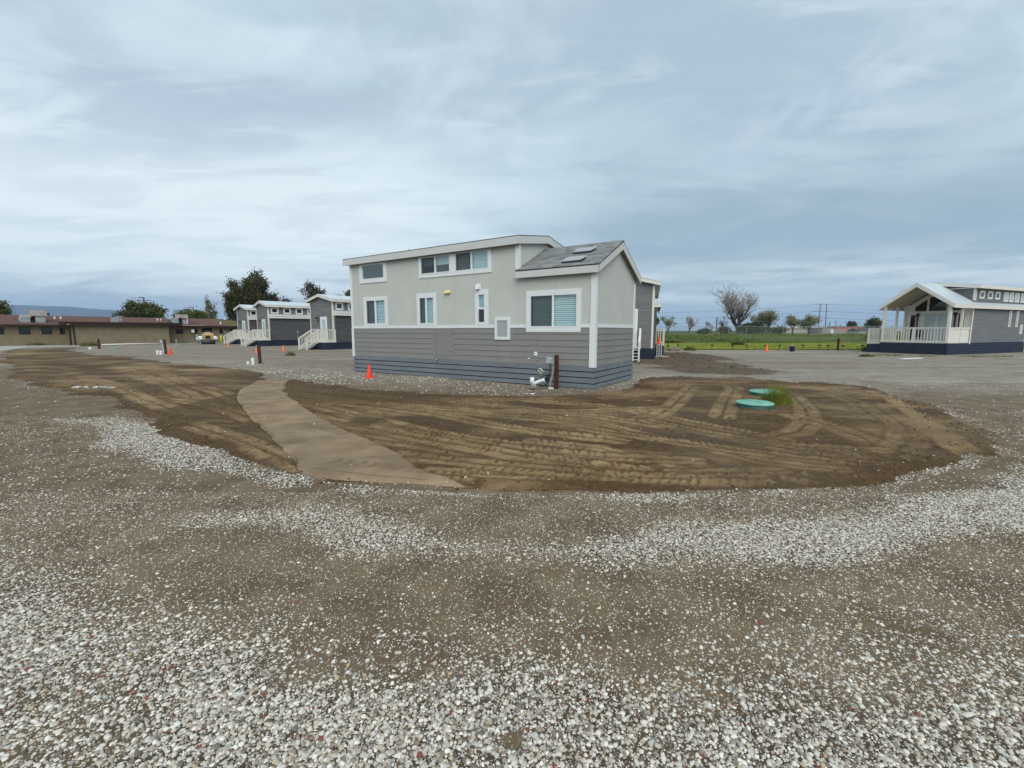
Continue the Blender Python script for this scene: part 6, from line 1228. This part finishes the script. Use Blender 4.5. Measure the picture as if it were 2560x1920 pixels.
wires(HF, [((-2.5, 0, 19.1), (-150, 60, 16)), ((3, 0, 19.1), (190, -60, 15)), ((-3.5, 0, 14.2), (-150, 62, 12)), ((3.5, 0, 14.2), (190, -58, 10.5)), ((-3.5, 0, 9.9), (-150, 64, 8.6)), ((3.5, 0, 9.9), (190, -56, 6.6))], 2.5, .07)
wires(HF, [((-150, 60, 16), (-330, 130, 19)), ((-150, 62, 12), (-330, 132, 13))], 2.5, .07)
def upole(label, x, y, h, arm=True, z=.3):
    t = thing('utility_pole', label, 'utility pole', (x, y, z), .2, 'utility poles'); MB().tube([(0, 0, -.5), (0, 0, h)], [.20, .14], 7).obj('shaft', M['pole'], t)
    if arm: BX(-1.2, 1.2, -.07, .07, h - .75, h - .6).obj('crossarm', M['pole'], t)
upole('utility pole rising from the olive tree behind the brown roof', -74.2, 90, 8.3, z=0)
BX(-.9, .1, -.05, .05, 8.15, 8.3).obj('lamp_arm', M['pole'], [o for o in COL.objects if o.get('label', '').startswith('utility pole rising')][0])
for lab, px, top, d, arm in (('short pole right of the twin poles, nearest them', 2072, 806.5, 260, False), ('crossarm pole above the red roof', 2087.5, 802.5, 260, True), ('thin far pole right of the crossarm pole', 2099, 811, 300, False), ('leaning pole near the porch roof, shorter', 2160, 807.5, 260, True), ('tall pole left of the far dark tree', 2165.6, 801, 250, False), ('tall pole behind the far dark tree', 2178.5, 797, 250, True)):
    upole(lab, (px - 1280) / 1099.4 * d * .993, d, 1.3 + (827 - top) / 1099.4 * d)
upole('pole in front of the large bare tree, left side', 51.2 * .93 + 3.6, 111, 4.4, False, .5)
def shed(name, label, x0, x1, y, dep, z0, zw, zr_, wall, roof, wins=3, door=True, gable_front=False):
    t = thing(name, label, 'building', ((x0 + x1) / 2, y, z0), -.1); w = (x1 - x0) / 2
    if gable_front: MB().prism([(-w, 0, -.5), (w, 0, -.5), (w, 0, zw), (0, 0, zr_ - .05), (-w, 0, zw)], (0, dep, 0)).obj('wall', M[wall], t); MB().prism([(-w - .3, -.3, zw), (0, -.3, zr_), (w + .3, -.3, zw), (w + .3, -.3, zw + .12), (0, -.3, zr_ + .12), (-w - .3, -.3, zw + .12)], (0, dep + .6, 0)).obj('roof', M[roof], t)
    else: MB().box(-w, w, 0, dep, -.5, zw).obj('wall', M[wall], t); MB().prism([(-w - .3, -.4, zw), (-w - .3, dep / 2, zr_), (-w - .3, dep + .4, zw)], (2 * w + .6, 0, 0)).obj('roof', M[roof], t)
    for k in range(wins):
        x = -w + 2 * w * (k + .6) / (wins + .3); wo_ = BX(x - .55, x + .55, -.06, -.01, zw * .45, zw * .82).obj('window', M['white'], t); BX(x - .45, x + .45, -.08, -.061, zw * .49, zw * .78).obj('pane', M['glassdark'], wo_)
    if door: BX(w * .3, w * .3 + .9, -.05, -.01, -.3, zw * .8).obj('door', M['white'], t)
shed('long_shed', 'long pale flat roofed shed beyond the field', 103, 117, 170, 8, .2, 2.3, 2.9, 'paleshed', 'paleshed', 0, False)
shed('gabled_shed', 'grey gabled shed at the right end of the pale shed', 113.5, 118.2, 162, 8, .3, 2.2, 2.9, 'greyshed', 'greyshed', 0, True, True)
shed('red_roof_house', 'far house with long red tiled roof', 157, 177, 222, 9, .2, 1.3, 3.2, 'creamwall', 'redroof', 3); shed('trailer', 'low cream trailer in front of the red roofed house', 145, 151.6, 200, 3, .3, 1.25, 1.5, 'creamwall', 'paleshed', 0, False)
shed('brown_house', 'far cream house with dark brown roof left of the porch', 149.5, 161, 190, 8, .2, 1.3, 2.5, 'creamwall', 'darkroof', 2); shed('dark_roof_house', 'far house with dark roof behind the red roofed one', 174, 190, 236, 8, .3, 2.0, 3.6, 'paleshed', 'darkroof', 2)
shed('farm_shed', 'tiny dark shed on the field beside the grey cabin railing', 34.2, 39.5, 122, 5, .6, 1.2, 1.6, 'gdark', 'darkroof', 0, False)

# ------------------------------------------------------------------ hills and air
hx = np.linspace(-9000, -800, 110); hy = np.linspace(0, 1, 14)
XX, YY = np.meshgrid(hx, hy); xr, yr = XX.ravel(), YY.ravel(); D0 = 4600
prof = np.interp(xr, [-9000, -6980, -6430, -6000, -5680, -5240, -4900, -4500, -4000, -3400, -800], [350, 356, 350, 335, 305, 285, 240, 150, 50, 5, 0]) * (.96 + .10 * (vnoise(xr, yr * 0, .0016, 120, 4) - .5))
hh = prof * np.sin(np.clip(yr, 0, 1) * math.pi / 2) ** 1.1 * (1 - .25 * (1 - yr) * vnoise(xr, yr * 900, .004, 121, 4))
hill_m = grass_mat('distant hills', (.05, .06, .045), (.075, .08, .055), (.06, .055, .045))
ii = np.arange(110 * 14).reshape(14, 110); q = np.stack([ii[:-1, :-1], ii[:-1, 1:], ii[1:, 1:], ii[1:, :-1]], -1).reshape(-1, 4)
setp(np_mesh('hills', np.stack([xr, D0 + yr * 1400, hh - 4], 1), q, hill_m, {}), kind='structure')
hz = MB().box(-9800, 9800, -1200, 9800, -6, 420).obj('haze', None); hz['kind'] = 'stuff'; hz.display_type = 'WIRE'
hm_ = bpy.data.materials.new('haze'); hm_.use_nodes = True; ht = NT(hm_.node_tree); ht.n.clear(); ho = ht.new('ShaderNodeOutputMaterial'); hv_ = ht.new('ShaderNodeVolumePrincipled')
hv_.inputs['Color'].default_value = (.50, .68, 1.0, 1); hv_.inputs['Density'].default_value = HAZE_D; hv_.inputs['Anisotropy'].default_value = .2; ht.l.new(hv_.outputs[0], ho.inputs['Volume']); hz.data.materials.append(hm_)
